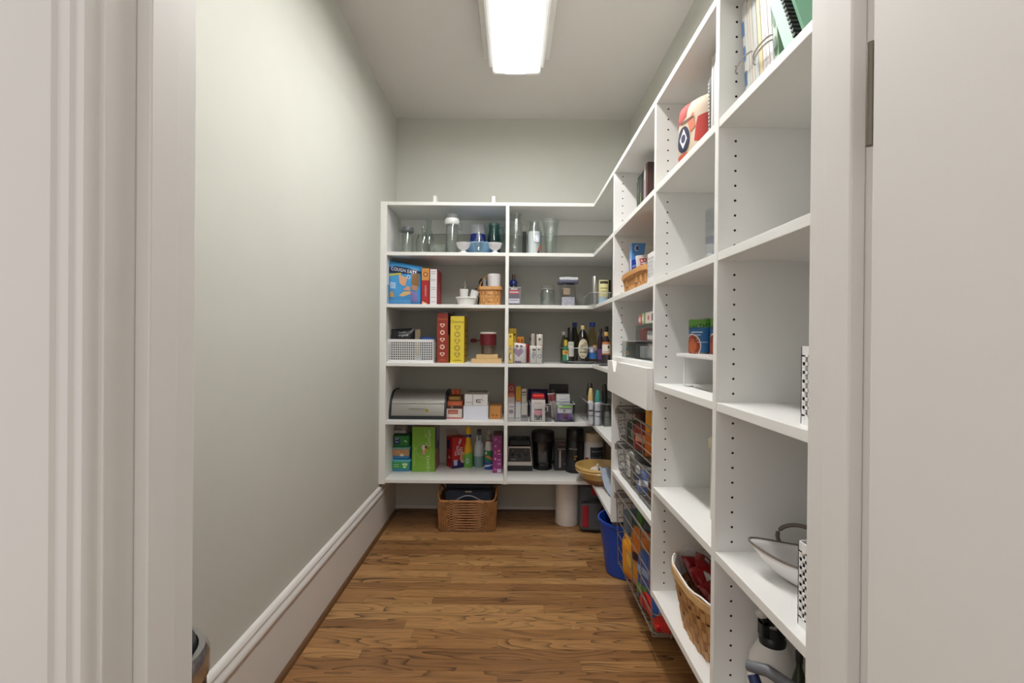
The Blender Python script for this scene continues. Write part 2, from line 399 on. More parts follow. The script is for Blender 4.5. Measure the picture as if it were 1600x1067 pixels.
# floor: oak strips, each a plank
fl = struct(G().box(-1.7, 1.7, -1.2, YB, -.03, -.006).ob('floor', mat((46, 30, 18), .8)))
um = G().box(-.5, .5, -.5, .5, -.5, .5); plank0 = um.ob('plank', OAK, fl); plank0.location = (0, -1.1, -.0045)
plank0.scale = (3.2, .0562, .009)
PW = .0572; rows = int((YB-.0)/PW)+1
for j in range(rows):
    y1 = YB-j*PW; y0 = y1-PW; x = XL-random.uniform(0, .5); lim = XR
    if y0 < .4: continue
    while x < lim:
        L = random.choice((.28, .4, .55, .7, .85, 1.0, .62)); xa, xb = max(x, XL), min(x+L, lim)
        if xb-xa > .04:
            p = plank0.copy(); C.objects.link(p); p.location = ((xa+xb)/2, (y0+y1)/2, -.0045); p.scale = (xb-xa-.0007, PW-.0009, .009)
        x += L
for j in range(28):                                  # kitchen side of the doorway, outside the picture
    p = plank0.copy(); C.objects.link(p); p.location = (0, .40-.0286-j*PW, -.0045); p.scale = (3.3, PW-.0009, .009)
bpy.data.objects.remove(plank0)
# left baseboard with a moulded cap, wooden shoe below
prof = [(XL, 0), (XL+.015, 0), (XL+.015, .197), (XL+.019, .200), (XL+.021, .209), (XL+.019, .218), (XL+.014, .224), (XL+.013, .231), (XL+.015, .234), (XL+.013, .243), (XL+.006, .250), (XL, .251)]
struct(G().extr(prof, Y1, YB).ob('baseboard_left', TRIM, smooth=True))
qr = lambda x, s: [(x, 0)] + [(x+s*.014*math.cos(t), .016*math.sin(t)) for t in [PI/2*i/5 for i in range(6)]]
SHOE = mat((104, 72, 44), .45, var=.15, scale=20)
struct(G().extr(qr(XL+.015, 1), Y1, YB).ob('trim_1', SHOE, smooth=True))
struct(G().box(XL+.015, XR, YB-.013, YB, 0, .036).ob('baseboard_back', TRIM, bev=.002))
struct(G().extr([(YB-.013-(x-0), z) for x, z in [(0, 0), (.014, 0), (.012, .008), (.007, .014), (0, .016)]], XL+.03, XR, 'x').ob('trim_2', SHOE))
struct(G().box(XR-.013, XR, Y1, YB-.013, 0, .09).ob('baseboard_right', TRIM, bev=.002))
# doorway: jambs with stops, moulded casing, open door
for s, X, nm in ((-1, JL, 'trim_3'), (1, JR, 'trim_4')):
    h = holder(nm)
    G().box(min(X, X+s*.019), max(X, X+s*.019), Y0, Y1, 0, HD).ob('jamb', TRIM, h, bev=.0012)
    G().box(min(X, X-s*.015), max(X, X-s*.015), .4687, .508, 0, HD).ob('door_stop', TRIM, h, bev=.002)
    steps = [(.005, .0), (.005, .009), (.008, .0125), (.013, .0125), (.0145, .0105), (.017, .0105), (.019, .0140), (.026, .0140), (.0275, .0120), (.031, .0120), (.033, .0160), (.042, .0170), (.085, .0185), (.089, .0185), (.089, 0)]
    poly = [(X+s*a, Y0-b) for a, b in steps]
    if s > 0: poly = poly[::-1]
    G().prism(poly, 0, HD+.09).ob('casing', TRIM, h, True)
    G().prism([(X+s*a, Y1+b) for a, b in ((.005, 0), (.005, .008), (.014, .012), (.055, .014), (.055, 0))][::s], 0, HD+.06).ob('inner_casing', TRIM, h)
h = holder('trim_5'); G().box(JL-.019, JR+.019, Y0, Y1, HD, HD+.019).ob('head_jamb', TRIM, h); G().box(JL-.09, JR+.09, Y0-.0185, Y0, HD+.006, HD+.09).ob('casing', TRIM, h)
dr = holder('door_1')
G().box(.3095, .3445, -.265, .4295, .01, 2.02).ob('door_slab', TRIM, dr, bev=.0025)
for z in (.25, 1.285, 1.82):
    G().lathe([(0, z-.045), (.0042, z-.045), (.0042, z+.045), (0, z+.045)], 12, .3125, .4345).ob('hinge', mat((120, 112, 100), .35, .8), dr, True)
# ceiling fixture
fx = thing('ceiling_light', 'long white fluorescent wrap light with a glowing lens on the ceiling', 'ceiling light', (0.0, 0, HC))
FY0, FY1, fc = .82, 2.40, .006
G().box(fc-.158, fc+.158, FY0+.02, FY1-.012, -.022, 0).ob('base_pan', mat((232, 229, 224), .5), fx, bev=.003)
G().box(fc-.135, fc+.135, FY0+.01, FY1-.004, -.046, -.022).ob('tray', mat((236, 234, 230), .5), fx, bev=.003)
LENS = emit((1.0, .988, .972, 1), LENS_STRENGTH)
arc = [(fc-.114, -.046), (fc-.112, -.074), (fc-.108, -.081), (fc-.100, -.084), (fc-.05, -.085), (fc+.05, -.085), (fc+.100, -.084), (fc+.108, -.081), (fc+.112, -.074), (fc+.114, -.046)]
G().extr(arc[::-1], FY0+.012, FY1-.012).ob('lens', LENS, fx, True)
G().extr([(x*1.03-.03*fc, z*1.04) for x, z in arc[::-1]], FY1-.012, FY1).ob('end_cap', mat((240, 240, 238), .4), fx, True)
G().extr([(x*1.03-.03*fc, z*1.04) for x, z in arc[::-1]], FY0, FY0+.012).ob('end_cap', mat((240, 240, 238), .4), fx, True)
for s in (-1, 1): G().box(fc+s*.126-.007, fc+s*.126+.007, FY0+.012, FY1-.004, -.056, -.046).ob('lens_rail', mat((240, 240, 238), .35), fx, bev=.003)

# ================================================================== shelving
YF, XF, T = 2.719, .439, .019
LV = [.292, .614, .936, 1.26, 1.547]; TOP = 1.823; ZB = .270
YA, YB2, YC, YD = 2.189, 1.555, 1.0855, .585
XD = -.045
bs = thing('corner_shelving', 'white melamine shelving filling the back wall and turning the corner', 'shelving', (0, 0, 0))
PB = .0012
G().box(XL+.0005, XL+.036, YF-.001, YB-.0005, ZB-.004, TOP).ob('side_panel', SHELF, bs, bev=PB)
G().box(XD, XD+T, YF, YB-.0005, ZB, TOP-T).ob('divider', SHELF, bs, bev=PB)
Lp = [(XD+T, YF+.001), (XF, YF+.001), (XF, YA), (XR-.0005, YA), (XR-.0005, YB-.0005), (XD+T, YB-.0005)]
for z in LV:
    G().box(XL+.036, XD, YF+.001, YB-.0005, z-T, z).ob('shelf', SHELF, bs, bev=PB)
    G().prism(Lp, z-T, z).ob('corner_shelf', SHELF, bs, bev=PB)
G().prism([(XL+.036, YF), (XF, YF), (XF, YA-T), (XR-.0005, YA-T), (XR-.0005, YB-.0005), (XL+.036, YB-.0005)], TOP-T, TOP).ob('top_board', SHELF, bs, bev=PB)
G().box(XL+.036, XD, YB-.02, YB-.0005, TOP-T-.085, TOP-T).ob('hanging_rail', SHELF, bs, bev=PB)
G().box(XD+T, XR-.0005, YB-.02, YB-.0005, TOP-T-.085, TOP-T).ob('hanging_rail', SHELF, bs, bev=PB)
rs = thing('wall_shelving', 'tall white shelving bays with drilled uprights along the right wall', 'shelving', (0, 0, 0))
def holes(y, par):
    g = G(); z = ZB+.045
    while z < TOP-.03:
        for x in (XF+.037, XR-.045):
            g.add([(x+.0027*math.cos(2*PI*i/10), y-.0004, z+.0027*math.sin(2*PI*i/10)) for i in range(10)], [tuple(range(10))])
        z += .032
    g.ob('peg_holes', mat((30, 28, 26), .9), par, kind='stuff')
for y in (YA, YB2, YC, YD):
    up = G().box(XF, XR-.0005, y-T, y, ZB, TOP-T if y != YA else TOP-T).ob('upright', SHELF, rs, bev=PB)
    if y != YD: holes(y-T, up)
G().box(XF, XR-.0005, YD-T, YA-T-.0005, TOP-T, TOP).ob('top_board', SHELF, rs, bev=PB)
for z in LV[1:]: G().box(XF+.001, XR-.0005, YD, YC-T, z-T, z).ob('shelf', SHELF, rs, bev=PB)
for z in LV[1:]: G().box(XF+.001, XR-.0005, YC, YB2-T, z-T, z).ob('shelf', SHELF, rs, bev=PB)
for y0, y1 in ((YD, YC-T), (YC, YB2-T)): G().box(XF, XR-.0005, y0, y1, LV[0]-T, LV[0]).ob('shelf', SHELF, rs, bev=PB)
ZA3, ZA1 = .998, .500
for z in (LV[4], LV[3], ZA3, ZA1): G().box(XF+.001, XR-.0005, YB2, YA-T, z-T, z).ob('shelf', SHELF, rs, bev=PB)
# drawer with a notch for the hand
dw = thing('drawer', 'white drawer with a notched front below the clear organizers', 'drawer', (XF, 0, .85))
ya, yb, nz = YB2-.012, YA-.006, .132; nc = 2.03
G().extr([(ya, 0), (yb, 0), (yb, nz), (nc+.055, nz), (nc+.022, nz-.042), (nc-.010, nz-.042), (nc-.045, nz), (ya, nz)], -.020, -.001, 'x').ob('drawer_front', SHELF, dw, bev=.001)
g = G(); g.box(.0, .255, YB2+.014, YA-T-.014, .01, .02); g.box(.0, .255, YB2+.014, YB2+.026, .02, .10); g.box(.0, .255, YA-T-.026, YA-T-.014, .02, .10); g.box(.243, .255, YB2+.026, YA-T-.026, .02, .10)
g.ob('drawer_box', SHELF, dw)
# pull-out wire baskets
def wire_basket(label, z0, z1, y0=1.585, y1=2.135, x0=.450, x1=.70, nh=4, step=.026):
    th = thing('wire_basket', label, 'wire basket', (0, 0, z0), 0, 'pull-out wire baskets'); h = z1-z0; r = .0022
    ring = lambda z, q: [(x0+q+.012, y0+q, z), (x1-q, y0+q, z), (x1-q, y1-q, z), (x0+q+.012, y1-q, z), (x0+q, y1-q-.014, z), (x0+q, y0+q+.014, z)]
    G().tube(ring(h, 0), .0036, 8, True).ob('rim', CHROME, th, True)
    g = G()
    for i in range(nh): z = h*(i+.15)/nh; g.tube(ring(z, .012*(1-z/h)), r, 6, True)
    g.ob('side_wires', CHROME, th, True)
    g = G(); n = int((y1-y0-.03)/step)
    for i in range(n+1):
        y = y0+.016+(y1-y0-.032)*i/n
        g.tube([(x0+.012, y, 0), (x1-.012, y, 0)], r, 6)
    for i in range(5):
        y = y0+.016+(y1-y0-.032)*i/4; g.tube([(x0, y, h), (x0+.011, y, 0), (x1-.011, y, 0), (x1, y, h)], r, 6)
    for x in (x0+.07, x0+.16): g.tube([(x, y0, h), (x, y0+.011, -.003), (x, y1-.011, -.003), (x, y1, h)], r, 6)
    g.ob('bottom_wires', CHROME, th, True)
    for y, s in ((y0-.008, -1), (y1+.008, 1)): G().box(x0-.004, x1, y-.006, y+.006, h-.034, h-.010).ob('slide_rail', mat((176, 172, 168), .35, .6), th, bev=.001)
    return th
wire_basket('upper wire basket of orange and red snack bags below the drawer', .655, .785)
wire_basket('middle wire basket of pouches and packets above the white shelf', .512, .632)
wire_basket('deep lowest wire basket of snack bags hanging near the floor', .110, .420, nh=5)

# ================================================================== back wall, left column, shelf 5 (glassware)
Z5, Z4, Z3, Z2, Z1 = LV[4], LV[3], LV[2], LV[1], LV[0]
def gx(px, py, Y): return at(px, py, Y)[0]
def gh(px, py, Y, z): return at(px, py, Y)[1]-z
def turned(name, label, cat, a, b, t, z, Y, outer, m=GLASS, parts=(), **k):
    """outer: profile in units of (half width, height); scaled to the photo's size at depth Y"""
    x = (gx(a, t, Y)+gx(b, t, Y))/2; R = (gx(b, t, Y)-gx(a, t, Y))/2; H = gh((a+b)/2, t, Y, z)
    pr = [(r*R, q*H) for r, q in outer]
    hollow = k.pop('hollow', True)
    return vessel(name, label, cat, x, Y, z, glassprof(pr) if hollow else [(0, pr[0][1])]+pr+[(0, pr[-1][1])], m,
        [(nm, [(0, pf[0][1]*H)]+[(r*R, q*H) for r, q in pf]+[(0, pf[-1][1]*H)], mm) for nm, pf, mm in parts], **k)
GREYLID = mat((86, 90, 94), .4)
t = turned('glass_canister', 'clear glass canister with dark grey lid beside the left panel', 'jar', 624, 647, 356, Z5, 2.79, [(.9, 0), (.96, .04), (.96, .66), (.8, .78), (.78, .84)], parts=[('lid', [(.92, .82), (.96, .85), (.96, .97), (.9, 1)], GREYLID)])
turned('glass_bottle', 'clear round glass bottle with a short stopper beside the grey lidded canister', 'bottle', 649, 673, 353, Z5, 2.80, [(.85, 0), (.95, .05), (.95, .42), (.72, .66), (.4, .78), (.36, .86), (.44, .88)], parts=[('stopper', [(.34, .86), (.46, .9), (.4, 1)], GLASS)])
turned('glass_bottle', 'tall slim clear glass bottle standing behind the round stoppered bottle', 'bottle', 660, 680, 344, Z5, 2.93, [(.9, 0), (.95, .04), (.95, .55), (.45, .74), (.42, .95), (.5, .96), (.5, 1)])
x0, x1 = gx(673, 380, 2.78), gx(695, 380, 2.78)
clearbin('glass_dish', 'low square clear glass dish next to the tall clamp canister', x0, x1, 2.78, 2.90, Z5, .055, GLASS, .004, False, cat='dish')
x0, x1 = gx(676, 372, 2.92), gx(698, 372, 2.92)
clearbin('glass_dish', 'taller square clear glass dish behind the low one', x0, x1, 2.92, 3.02, Z5, .085, GLASS, .004, False, cat='dish')
t = turned('clamp_canister', 'tall clear glass canister with white and grey clamp lid', 'jar', 695, 718, 336, Z5, 2.79, [(.8, 0), (.86, .03), (.86, .7), (.78, .74)], parts=[('seal', [(.86, .75), (.98, .78), (1.0, .84), (.9, .9)], mat((225, 226, 226), .3)), ('lid', [(.92, .9), (.96, .93), (.94, .98), (.8, 1)], mat((128, 130, 132), .35))])
R = (gx(718, 336, 2.79)-gx(695, 336, 2.79))/2; H = gh(706, 336, 2.79, Z5)
G().tube([(R*.95, 0, H*.82), (R*1.3, 0, H*.76), (R*1.35, 0, H*.62), (R*.9, 0, H*.66)], .0016, 6).ob('wire_clamp', CHROME, t, True)
BLUEJ = mat((38, 48, 140), .2, coat=.5)
turned('blue_jar', 'cobalt blue jar with a white lid behind the white footed cups', 'jar', 734, 760, 352, Z5, 2.96, [(.85, 0), (.95, .05), (.95, .62), (.9, .72)], BLUEJ, [('lid', [(.92, .72), (.92, .94), (.84, 1)], mat((206, 206, 210), .3))], hollow=False)
TEAL = clear((190, 224, 220), name='teal_glass', ior=1.6)
t = turned('teal_pitcher', 'teal green glass pitcher with a handle beside the divider', 'pitcher', 761, 783, 350, Z5, 2.95, [(.7, 0), (.95, .1), (.95, .55), (.72, .8), (.78, 1)], TEAL)
R = (gx(783, 350, 2.95)-gx(761, 350, 2.95))/2; H = gh(772, 350, 2.95, Z5)
G().tube([(R*.75, 0, H*.88), (R*1.25, 0, H*.92), (R*1.35, 0, H*.6), (R*.9, 0, H*.35)], .004, 8).ob('handle', TEAL, t, True)
x = gx(750, 380, 2.86)
vessel('ruffled_bowl', 'pale blue ruffled glass bowl between the white footed cups', 'bowl', x+.005, 2.865, Z5, [(0, .004), (.05, .002), (.055, .006), (.085, .03), (.118, .062), (.116, .066), (.08, .034), (.05, .010), (0, .010)], mat((140, 184, 222), .15, coat=.5), n=64, wav=lambda a, j: .06*math.sin(12*a) if j in (4, 5) else 0)
for a, b, lab in ((712, 736, 'white milk glass footed cup left of the ruffled blue bowl'), (762, 785, 'white milk glass footed cup near the shelf divider')):
    Y = 2.75; x = (gx(a, 378, Y)+gx(b, 378, Y))/2; R = (gx(b, 378, Y)-gx(a, 378, Y))/2; H = .056
    vessel('footed_cup', lab, 'cup', x, Y, Z5, [(0, 0), (R*.5, 0), (R*.52, .004), (R*.25, .012), (R*.3, .017), (R*.72, .028), (R*.98, H), (R*.92, H), (R*.6, .032), (0, .026)], mat((240, 240, 244), .18, coat=.4), group='white footed cups', wav=lambda q, j: .02*math.sin(16*q) if j in (6, 7) else 0, n=48)
turned('glass_vase', 'small clear glass vase with pinched waist between the white cups', 'vase', 740, 757, 363, Z5, 2.745, [(.7, 0), (.8, .04), (.5, .15), (.9, .42), (.98, .55), (.5, .75), (.45, .9), (.3, 1)])
# rack on top of the unit
t = thing('plate_rack', 'white low rack with two end brackets lying on top of the shelving', 'rack', (gx(727, 310, 2.85), 2.85, TOP))
for px in (679, 771):
    x = gx(px, 305, 2.78)-t.location.x
    G().extr([(-.06, 0), (.06, 0), (.06, .015), (-.03, .05), (-.06, .055)], x-.009, x+.009, 'x').ob('bracket', WHITE, t, bev=.001)
G().box(gx(680, 305, 2.85)-t.location.x, gx(770, 305, 2.85)-t.location.x, .0, .05, .002, .011).ob('crossbar', mat((150, 148, 142), .5), t, bev=.001)
G().box(gx(775, 308, 2.80)-t.location.x-.008, gx(775, 308, 2.80)-t.location.x+.010, -.06, .0, 0, .02).ob('foot', WHITE, t, bev=.002)

# right column, shelf 5
turned('glass_jar', 'tall ribbed clear glass jar beside the shelf divider', 'jar', 795, 817, 332, Z5, 2.80, [(.85, 0), (.95, .03), (.95, .7), (.72, .82), (.72, .9), (.85, .93), (.85, 1)], wav=lambda a, j: .03*math.sin(14*a) if 1 < j < 5 else 0, n=84)
turned('glass_tube', 'slim grey glass tube between the ribbed jar and the labelled jug', 'vase', 816, 823, 362, Z5, 2.83, [(.8, 0), (.9, .05), (.9, 1)], SMOKE)
t = turned('glass_jug', 'clear glass jug with white paper inside and a round sticker', 'jug', 823, 847, 346, Z5, 2.80, [(.9, 0), (.98, .04), (.98, .6), (.7, .82), (.6, .88), (.62, 1)], parts=[('paper', [(.8, .03), (.8, .68)], mat((232, 232, 236), .7))])
R = (gx(847, 346, 2.80)-gx(823, 346, 2.80))/2; H = gh(835, 346, 2.80, Z5)
deco(t, SC(R*.99, 0, H), wC(R), H, [('e', .62, .45, .016, .019, (244, 244, 248)), ('o', .62, .45, .012, .010, (150, 160, 200)), ('p', [(.6, .0), (.78, .30), (.86, .28), (.76, 0)], (178, 92, 66)), ('p', [(.78, .3), (.9, .72), (.96, .68), (.86, .28)], (96, 134, 162)), ('p', [(.62, .0), (.72, .12), (.78, .1), (.76, 0)], (66, 60, 96))])
G().tube([(-R*.65, 0, H*.9), (-R*.95, 0, H*.88), (-R*1.0, 0, H*.72), (-R*.8, 0, H*.68)], .003, 8).ob('handle', GLASS, t, True)
turned('cut_glass_vase', 'flared cut glass vase right of the labelled jug', 'vase', 847, 874, 344, Z5, 2.82, [(.6, 0), (.66, .03), (.7, .3), (.8, .7), (1.0, 1)], wav=lambda a, j: .05*math.sin(9*a+j) if j > 0 else 0, n=72)
x, _ = at(953, 366, 2.63)
vessel('glass_bowl', 'shallow upturned clear glass bowl on the corner of the top shelf', 'bowl', x+.02, 2.60, Z5, [(.105, 0), (.107, .004), (.085, .03), (.04, .05), (.035, .056), (.03, .056), (.03, .05), (.08, .027), (.1, .002)], clear((242, 245, 238), name='bowl_glass', ior=1.6))

# ================================================================== shelf 4 left
LB = (74, 158, 218)
bw = gx(657, 440, 2.745)-gx(602, 440, 2.745); bx = (gx(657, 440, 2.745)+gx(602, 440, 2.745))/2; bh = gh(628, 409, 2.745, Z4)
t = bag('chip_bag', 'bright blue tortilla chip bag leaning in the left corner of its shelf', (bx, 2.80, Z4), bw, bh, .085, LB, [
    ('p', [(.03, .70), (.03, .82), (.25, .88), (.6, .885), (.97, .86), (.97, .80), (.7, .74), (.35, .71)], (26, 44, 84)),
    ('t', 'COUGN EATS', .50, .80, .026, (246, 246, 248), -.02, .9),
    ('p', [(.04, .62), (.04, .67), (.42, .74), (.46, .71)], (196, 196, 80)),
    ('p', [(.38, .50), (.36, .70), (.62, .64), (.56, .44), (.45, .45)], (226, 176, 140)),
    ('p', [(.36, .20), (.5, .30), (.74, .33), (.72, .26), (.5, .19)], (222, 182, 128)),
    ('p', [(.48, .34), (.62, .45), (.72, .42), (.7, .34)], (214, 160, 128)),
    ('p', [(.08, .17), (.12, .29), (.19, .29), (.25, .17)], (200, 160, 96)),
    ('r', .1, .27, .36, .50, (170, 206, 236)), ('r', .12, .25, .45, .455, (60, 110, 170)), ('r', .12, .25, .41, .415, (60, 110, 170)),
    ('p', [(.74, .50), (.76, .76), (.93, .80), (.95, .46)], (132, 98, 60)), ('p', [(.72, .06), (.72, .34), (.9, .30), (.9, .06)], (128, 116, 176)), ('p', [(.76, .36), (.76, .48), (.92, .48), (.9, .34)], (170, 124, 96)),
    ('e', .66, .66, .010, .010, (220, 232, 244)), ('e', .66, .66, .006, .006, (40, 90, 160)), ('p', [(.04, .0), (.04, .10), (.7, .12), (.7, 0)], (96, 170, 230))], skew=.16)
clearbin('acrylic_bin', 'small clear acrylic holder between the left panel and the blue chip bag', XL+.038, bx-bw/2-.004, 2.725, 2.86, Z4, .105, rim=True)
carton('snack_box', 'slim red box with an orange top and a round emblem', 659, 671, 419, Z4, 2.77, .16, (166, 36, 40), [('r', 0, 1, .67, 1, (208, 146, 78)), ('o', .5, .83, .013, .008, (126, 66, 24)), ('e', .5, .83, .005, .006, (230, 180, 90)), ('t', 'crackers', .5, .38, .018, (240, 190, 190), PI/2), ('p', [(.1, .0), (.1, .1), (.7, .04), (.7, 0)], (240, 200, 170))])
carton('snack_box', 'red box with a white printed spine next to the orange topped one', 672, 683, 420, Z4, 2.76, .17, (168, 34, 42), [('r', .02, .98, .01, .99, (226, 222, 226))] + [('r', .15, .85, v, v+.012, (140, 136, 142)) for v in (.08, .2, .42, .47, .66, .7, .86, .92)], [('t', 'SNACK', .45, .4, .03, (240, 220, 210), PI/2)])
# fluted dish with cups
x = (gx(712, 465, 2.80)+gx(746, 465, 2.80))/2; R = (gx(746, 465, 2.80)-gx(712, 465, 2.80))/2
FD = vessel('fluted_dish', 'white fluted dish holding small cups beside the wooden basket', 'dish', x, 2.80, Z4, [(0, 0), (R*.7, 0), (R*.88, .036), (R*1.0, .040), (R*1.0, .046), (R*.9, .046), (R*.68, .008), (0, .008)], mat((232, 232, 230), .25, coat=.3), n=72, wav=lambda a, j: .025*math.sin(24*a) if j in (1, 2) else 0)
vessel('small_cup', 'small white paper cup standing upright in the fluted dish', 'cup', x-.014, 2.79, Z4+.0085, [(0, 0), (.020, 0), (.025, .082), (.023, .082), (.0185, .003), (0, .003)], mat((224, 224, 222), .6))
t = thing('small_cup', 'white cup tipped on its side in the fluted dish', 'cup', (x+.026, 2.80, Z4+.012), 0, None, .2, .35)
G().lathe([(0, 0), (.017, 0), (.023, .075), (.021, .075), (.0155, .003), (0, .003)], 24).ob('body', mat((236, 236, 236), .5), t, True)
t = thing('piping_bag', 'translucent cone shaped piping bag behind the upright cup', 'piping bag', (x-.016, 2.865, Z4))
G().lathe([(0, .15), (.004, .148), (.024, .08), (.020, .0), (0, 0)], 18).ob('cone', clear((240, 241, 240), name='thin_plastic', ior=2.0), t, True)
t = thing('peeler', 'black handled kitchen peeler leaning in the basket corner', 'kitchen tool', (gx(746, 440, 2.86), 2.89, Z4), 0, None, 0, .14)
G().tube([(0, 0, .0), (0, 0, .08), (.006, 0, .125)], [.004, .004, .006], 8).ob('shaft', DARK, t, True)
G().ball((.010, 0, .145), .024, sz=1.05, sy=.45).ob('handle', BLACK, t, True); G().tube([(-.03, 0, .10), (.004, 0, .105)], .003, 6).ob('blade', DARK, t, True)
x = (gx(748, 460, 2.83)+gx(784, 460, 2.83))/2; W = (gx(784, 460, 2.83)-gx(748, 460, 2.83))/2
splint_basket('wooden_basket', 'small square woven wood basket with swing handle beside the divider', (x, 2.83, Z4), W, .065, gh(766, 449, 2.77, Z4), 5, 14, 3.5, ((206, 152, 92), (180, 126, 70)), handle=(W*.93, .085))
vessel('mug', 'white lidded mug with a red dot standing in the small basket', 'mug', gx(772, 436, 2.82), 2.82, Z4+.005, [(0, 0), (.034, 0), (.036, .145), (.038, .15), (.038, .172), (.034, .176), (0, .176)], mat((232, 232, 234), .25))
G().add([(.004*math.cos(i*PI/6), -.0375, .158+.0045*math.sin(i*PI/6)) for i in range(12)], [tuple(range(12))]).ob('red_dot', mat((176, 30, 40), .4), bpy.data.objects['mug'])
vessel('shaker', 'grey glass shaker beside the lidded mug in the small basket', 'shaker', gx(757, 440, 2.83), 2.84, Z4+.005, [(0, 0), (.015, 0), (.017, .08), (.010, .12), (.011, .15), (0, .152)], mat((150, 156, 162), .3))

# shelf 4 right
def binrow(a, b, t, z, Yf, d, label, **k):
    x0, x1 = gx(a, t, Yf), gx(b, t, Yf); return clearbin('acrylic_bin', label, x0, x1, Yf, Yf+d, z, gh(a, t, Yf, z), group=k.pop('group', 'clear acrylic bins'), **k), x0, x1
binrow(793, 814, 449, Z4, 2.725, .22, 'square clear bin of red labelled packets beside the divider')
carton('spice_box', 'box with red and white label inside the square clear bin', 795, 812, 450, Z4+.003, 2.735, .06, (96, 80, 96), [('r', .02, .98, .64, .9, (190, 50, 62)), ('r', .1, .9, .72, .78, (240, 226, 226)), ('r', .2, .8, .9, .98, (240, 236, 230)), ('r', .02, .98, .08, .36, (228, 222, 236)), ('r', .1, .9, .24, .28, (120, 116, 140))])
turned('bottle', 'dark bottle with a blue collar and brown cap in the square clear bin', 'bottle', 796, 809, 429, Z4+.003, 2.86, [(.95, 0), (.95, .6), (.6, .7)], mat((52, 44, 52), .2), [('collar', [(.95, .66), (1.0, .7), (.95, .78), (.5, .84)], mat((40, 56, 120), .3)), ('cap', [(.42, .84), (.42, .97), (.36, 1)], mat((86, 58, 40), .4))], hollow=False)
t = turned('clip_jar', 'small clear glass clip top jar on the wide shelf', 'jar', 843, 868, 446, Z4, 2.82, [(.8, 0), (.92, .06), (.92, .66), (.78, .78)], parts=[('lid', [(.8, .82), (.86, .86), (.84, .96), (.7, 1)], GLASS), ('gasket', [(.84, .77), (.88, .79), (.84, .82)], mat((150, 146, 140), .4))])
R = .046; G().tube([(-R*.85, 0, .05), (-R*1.05, -.01, .075), (-R*1.02, 0, .098), (-R*.8, 0, .103)], .0016, 6).ob('wire_clip', CHROME, t, True)
x0, x1 = gx(875, 440, 2.80), gx(903, 440, 2.80); w, H = x1-x0, gh(889, 431, 2.80, Z4)
t = thing('pop_canister', 'tall square clear canister with a white lid', 'canister', ((x0+x1)/2, 2.86, Z4))
G().box(-w*.42, w*.42, -.045, .045, 0, H*.78).ob('body', clear((236, 236, 238), name='canister_plastic', ior=1.7), t, bev=.006)
G().box(-w*.54, w*.54, -.058, .058, H*.86, H*.97).ob('lid', mat((226, 228, 236), .3), t, bev=.012, seg=3); G().box(-w*.56, w*.56, -.055, .055, H*.78, H*.86).ob('gasket', mat((98, 100, 124), .4), t, bev=.004)
G().lathe([(0, H*.97), (.03, H*.97), (.026, H), (0, H)], 20).ob('button', mat((226, 228, 236), .3), t, True)
G().box(-w*.36, w*.36, -.040, .040, .003, H*.32).ob('contents', mat((196, 196, 204), .5, var=.25, scale=90), t, bev=.004); G().box(-w*.30, w*.12, -.036, .036, H*.40, H*.62).ob('packet', mat((188, 168, 138), .5, var=.2, scale=60), t, bev=.004)
binrow(923, 955, 457, Z4, 2.62, .24, 'clear bin of slim bottles in the corner above the oils')
turned('bottle', 'slim stainless steel tube standing in the corner bin', 'bottle', 925, 934, 432, Z4+.003, 2.66, [(.9, 0), (.95, .02), (.95, .97), (.8, 1)], STEEL, hollow=False)
t = turned('bottle', 'squat bottle with a pale yellow label in the corner bin', 'bottle', 935, 951, 438, Z4+.003, 2.66, [(.9, 0), (.95, .03), (.95, .93), (.8, 1)], mat((196, 206, 206), .2), hollow=False)
R = (gx(951, 438, 2.66)-gx(935, 438, 2.66))/2*.95; H = gh(943, 438, 2.66, Z4)
deco(t, SC(R, 0, H), wC(R), H, [('r', 0, 1, .3, .97, (222, 212, 154)), ('r', .15, .85, .82, .93, (56, 48, 40)), ('r', .2, .8, .62, .66, (150, 140, 90)), ('r', .25, .75, .5, .53, (150, 140, 90)), ('r', .1, .9, .03, .2, (170, 206, 232))])
turned('bottle', 'dark glass bottle behind the pale labelled one in the corner bin', 'bottle', 947, 955, 438, Z4+.003, 2.76, [(.9, 0), (.95, .02), (.95, .97), (.8, 1)], mat((40, 36, 32), .25), hollow=False)

# ================================================================== shelf 3 left
x0, x1 = gx(605, 548, 2.75), gx(678, 548, 2.75)
perforated_bin('perforated_bin', 'wide white perforated bin holding a black pouch and blue lid', x0, x1, 2.75, 2.95, Z3, gh(640, 530, 2.75, Z3), 'white perforated bins', .0118)
bag('coffee_pouch', 'black pouch with pale lettering lying in the perforated bin', (gx(630, 530, 2.80), 2.80, Z3+.004), gx(648, 520, 2.80)-gx(611, 520, 2.80), .186, .05, (20, 21, 26), [('t', 'Trader', .5, .88, .016, (170, 180, 190), .1), ('t', 'organic', .55, .80, .020, (210, 214, 220), .0)], skew=-.05)
bag('paper_pouch', 'beige folded paper pouch behind the black pouch', (gx(640, 520, 2.87), 2.88, Z3+.04), .125, .145, .04, (196, 180, 146), skew=-.06, rough=.7)
t = thing('plastic_tub', 'shallow tub with a bright blue lid in the perforated bin', 'tub', (gx(667, 528, 2.85), 2.86, Z3+.004))
G().lathe([(0, 0), (.034, 0), (.040, .118), (0, .118)], 28).ob('tub', mat((58, 70, 110), .4), t, True); G().lathe([(.042, .115), (.044, .120), (.044, .136), (.040, .139), (0, .139)], 28).ob('lid', mat((62, 104, 186), .4), t, True)
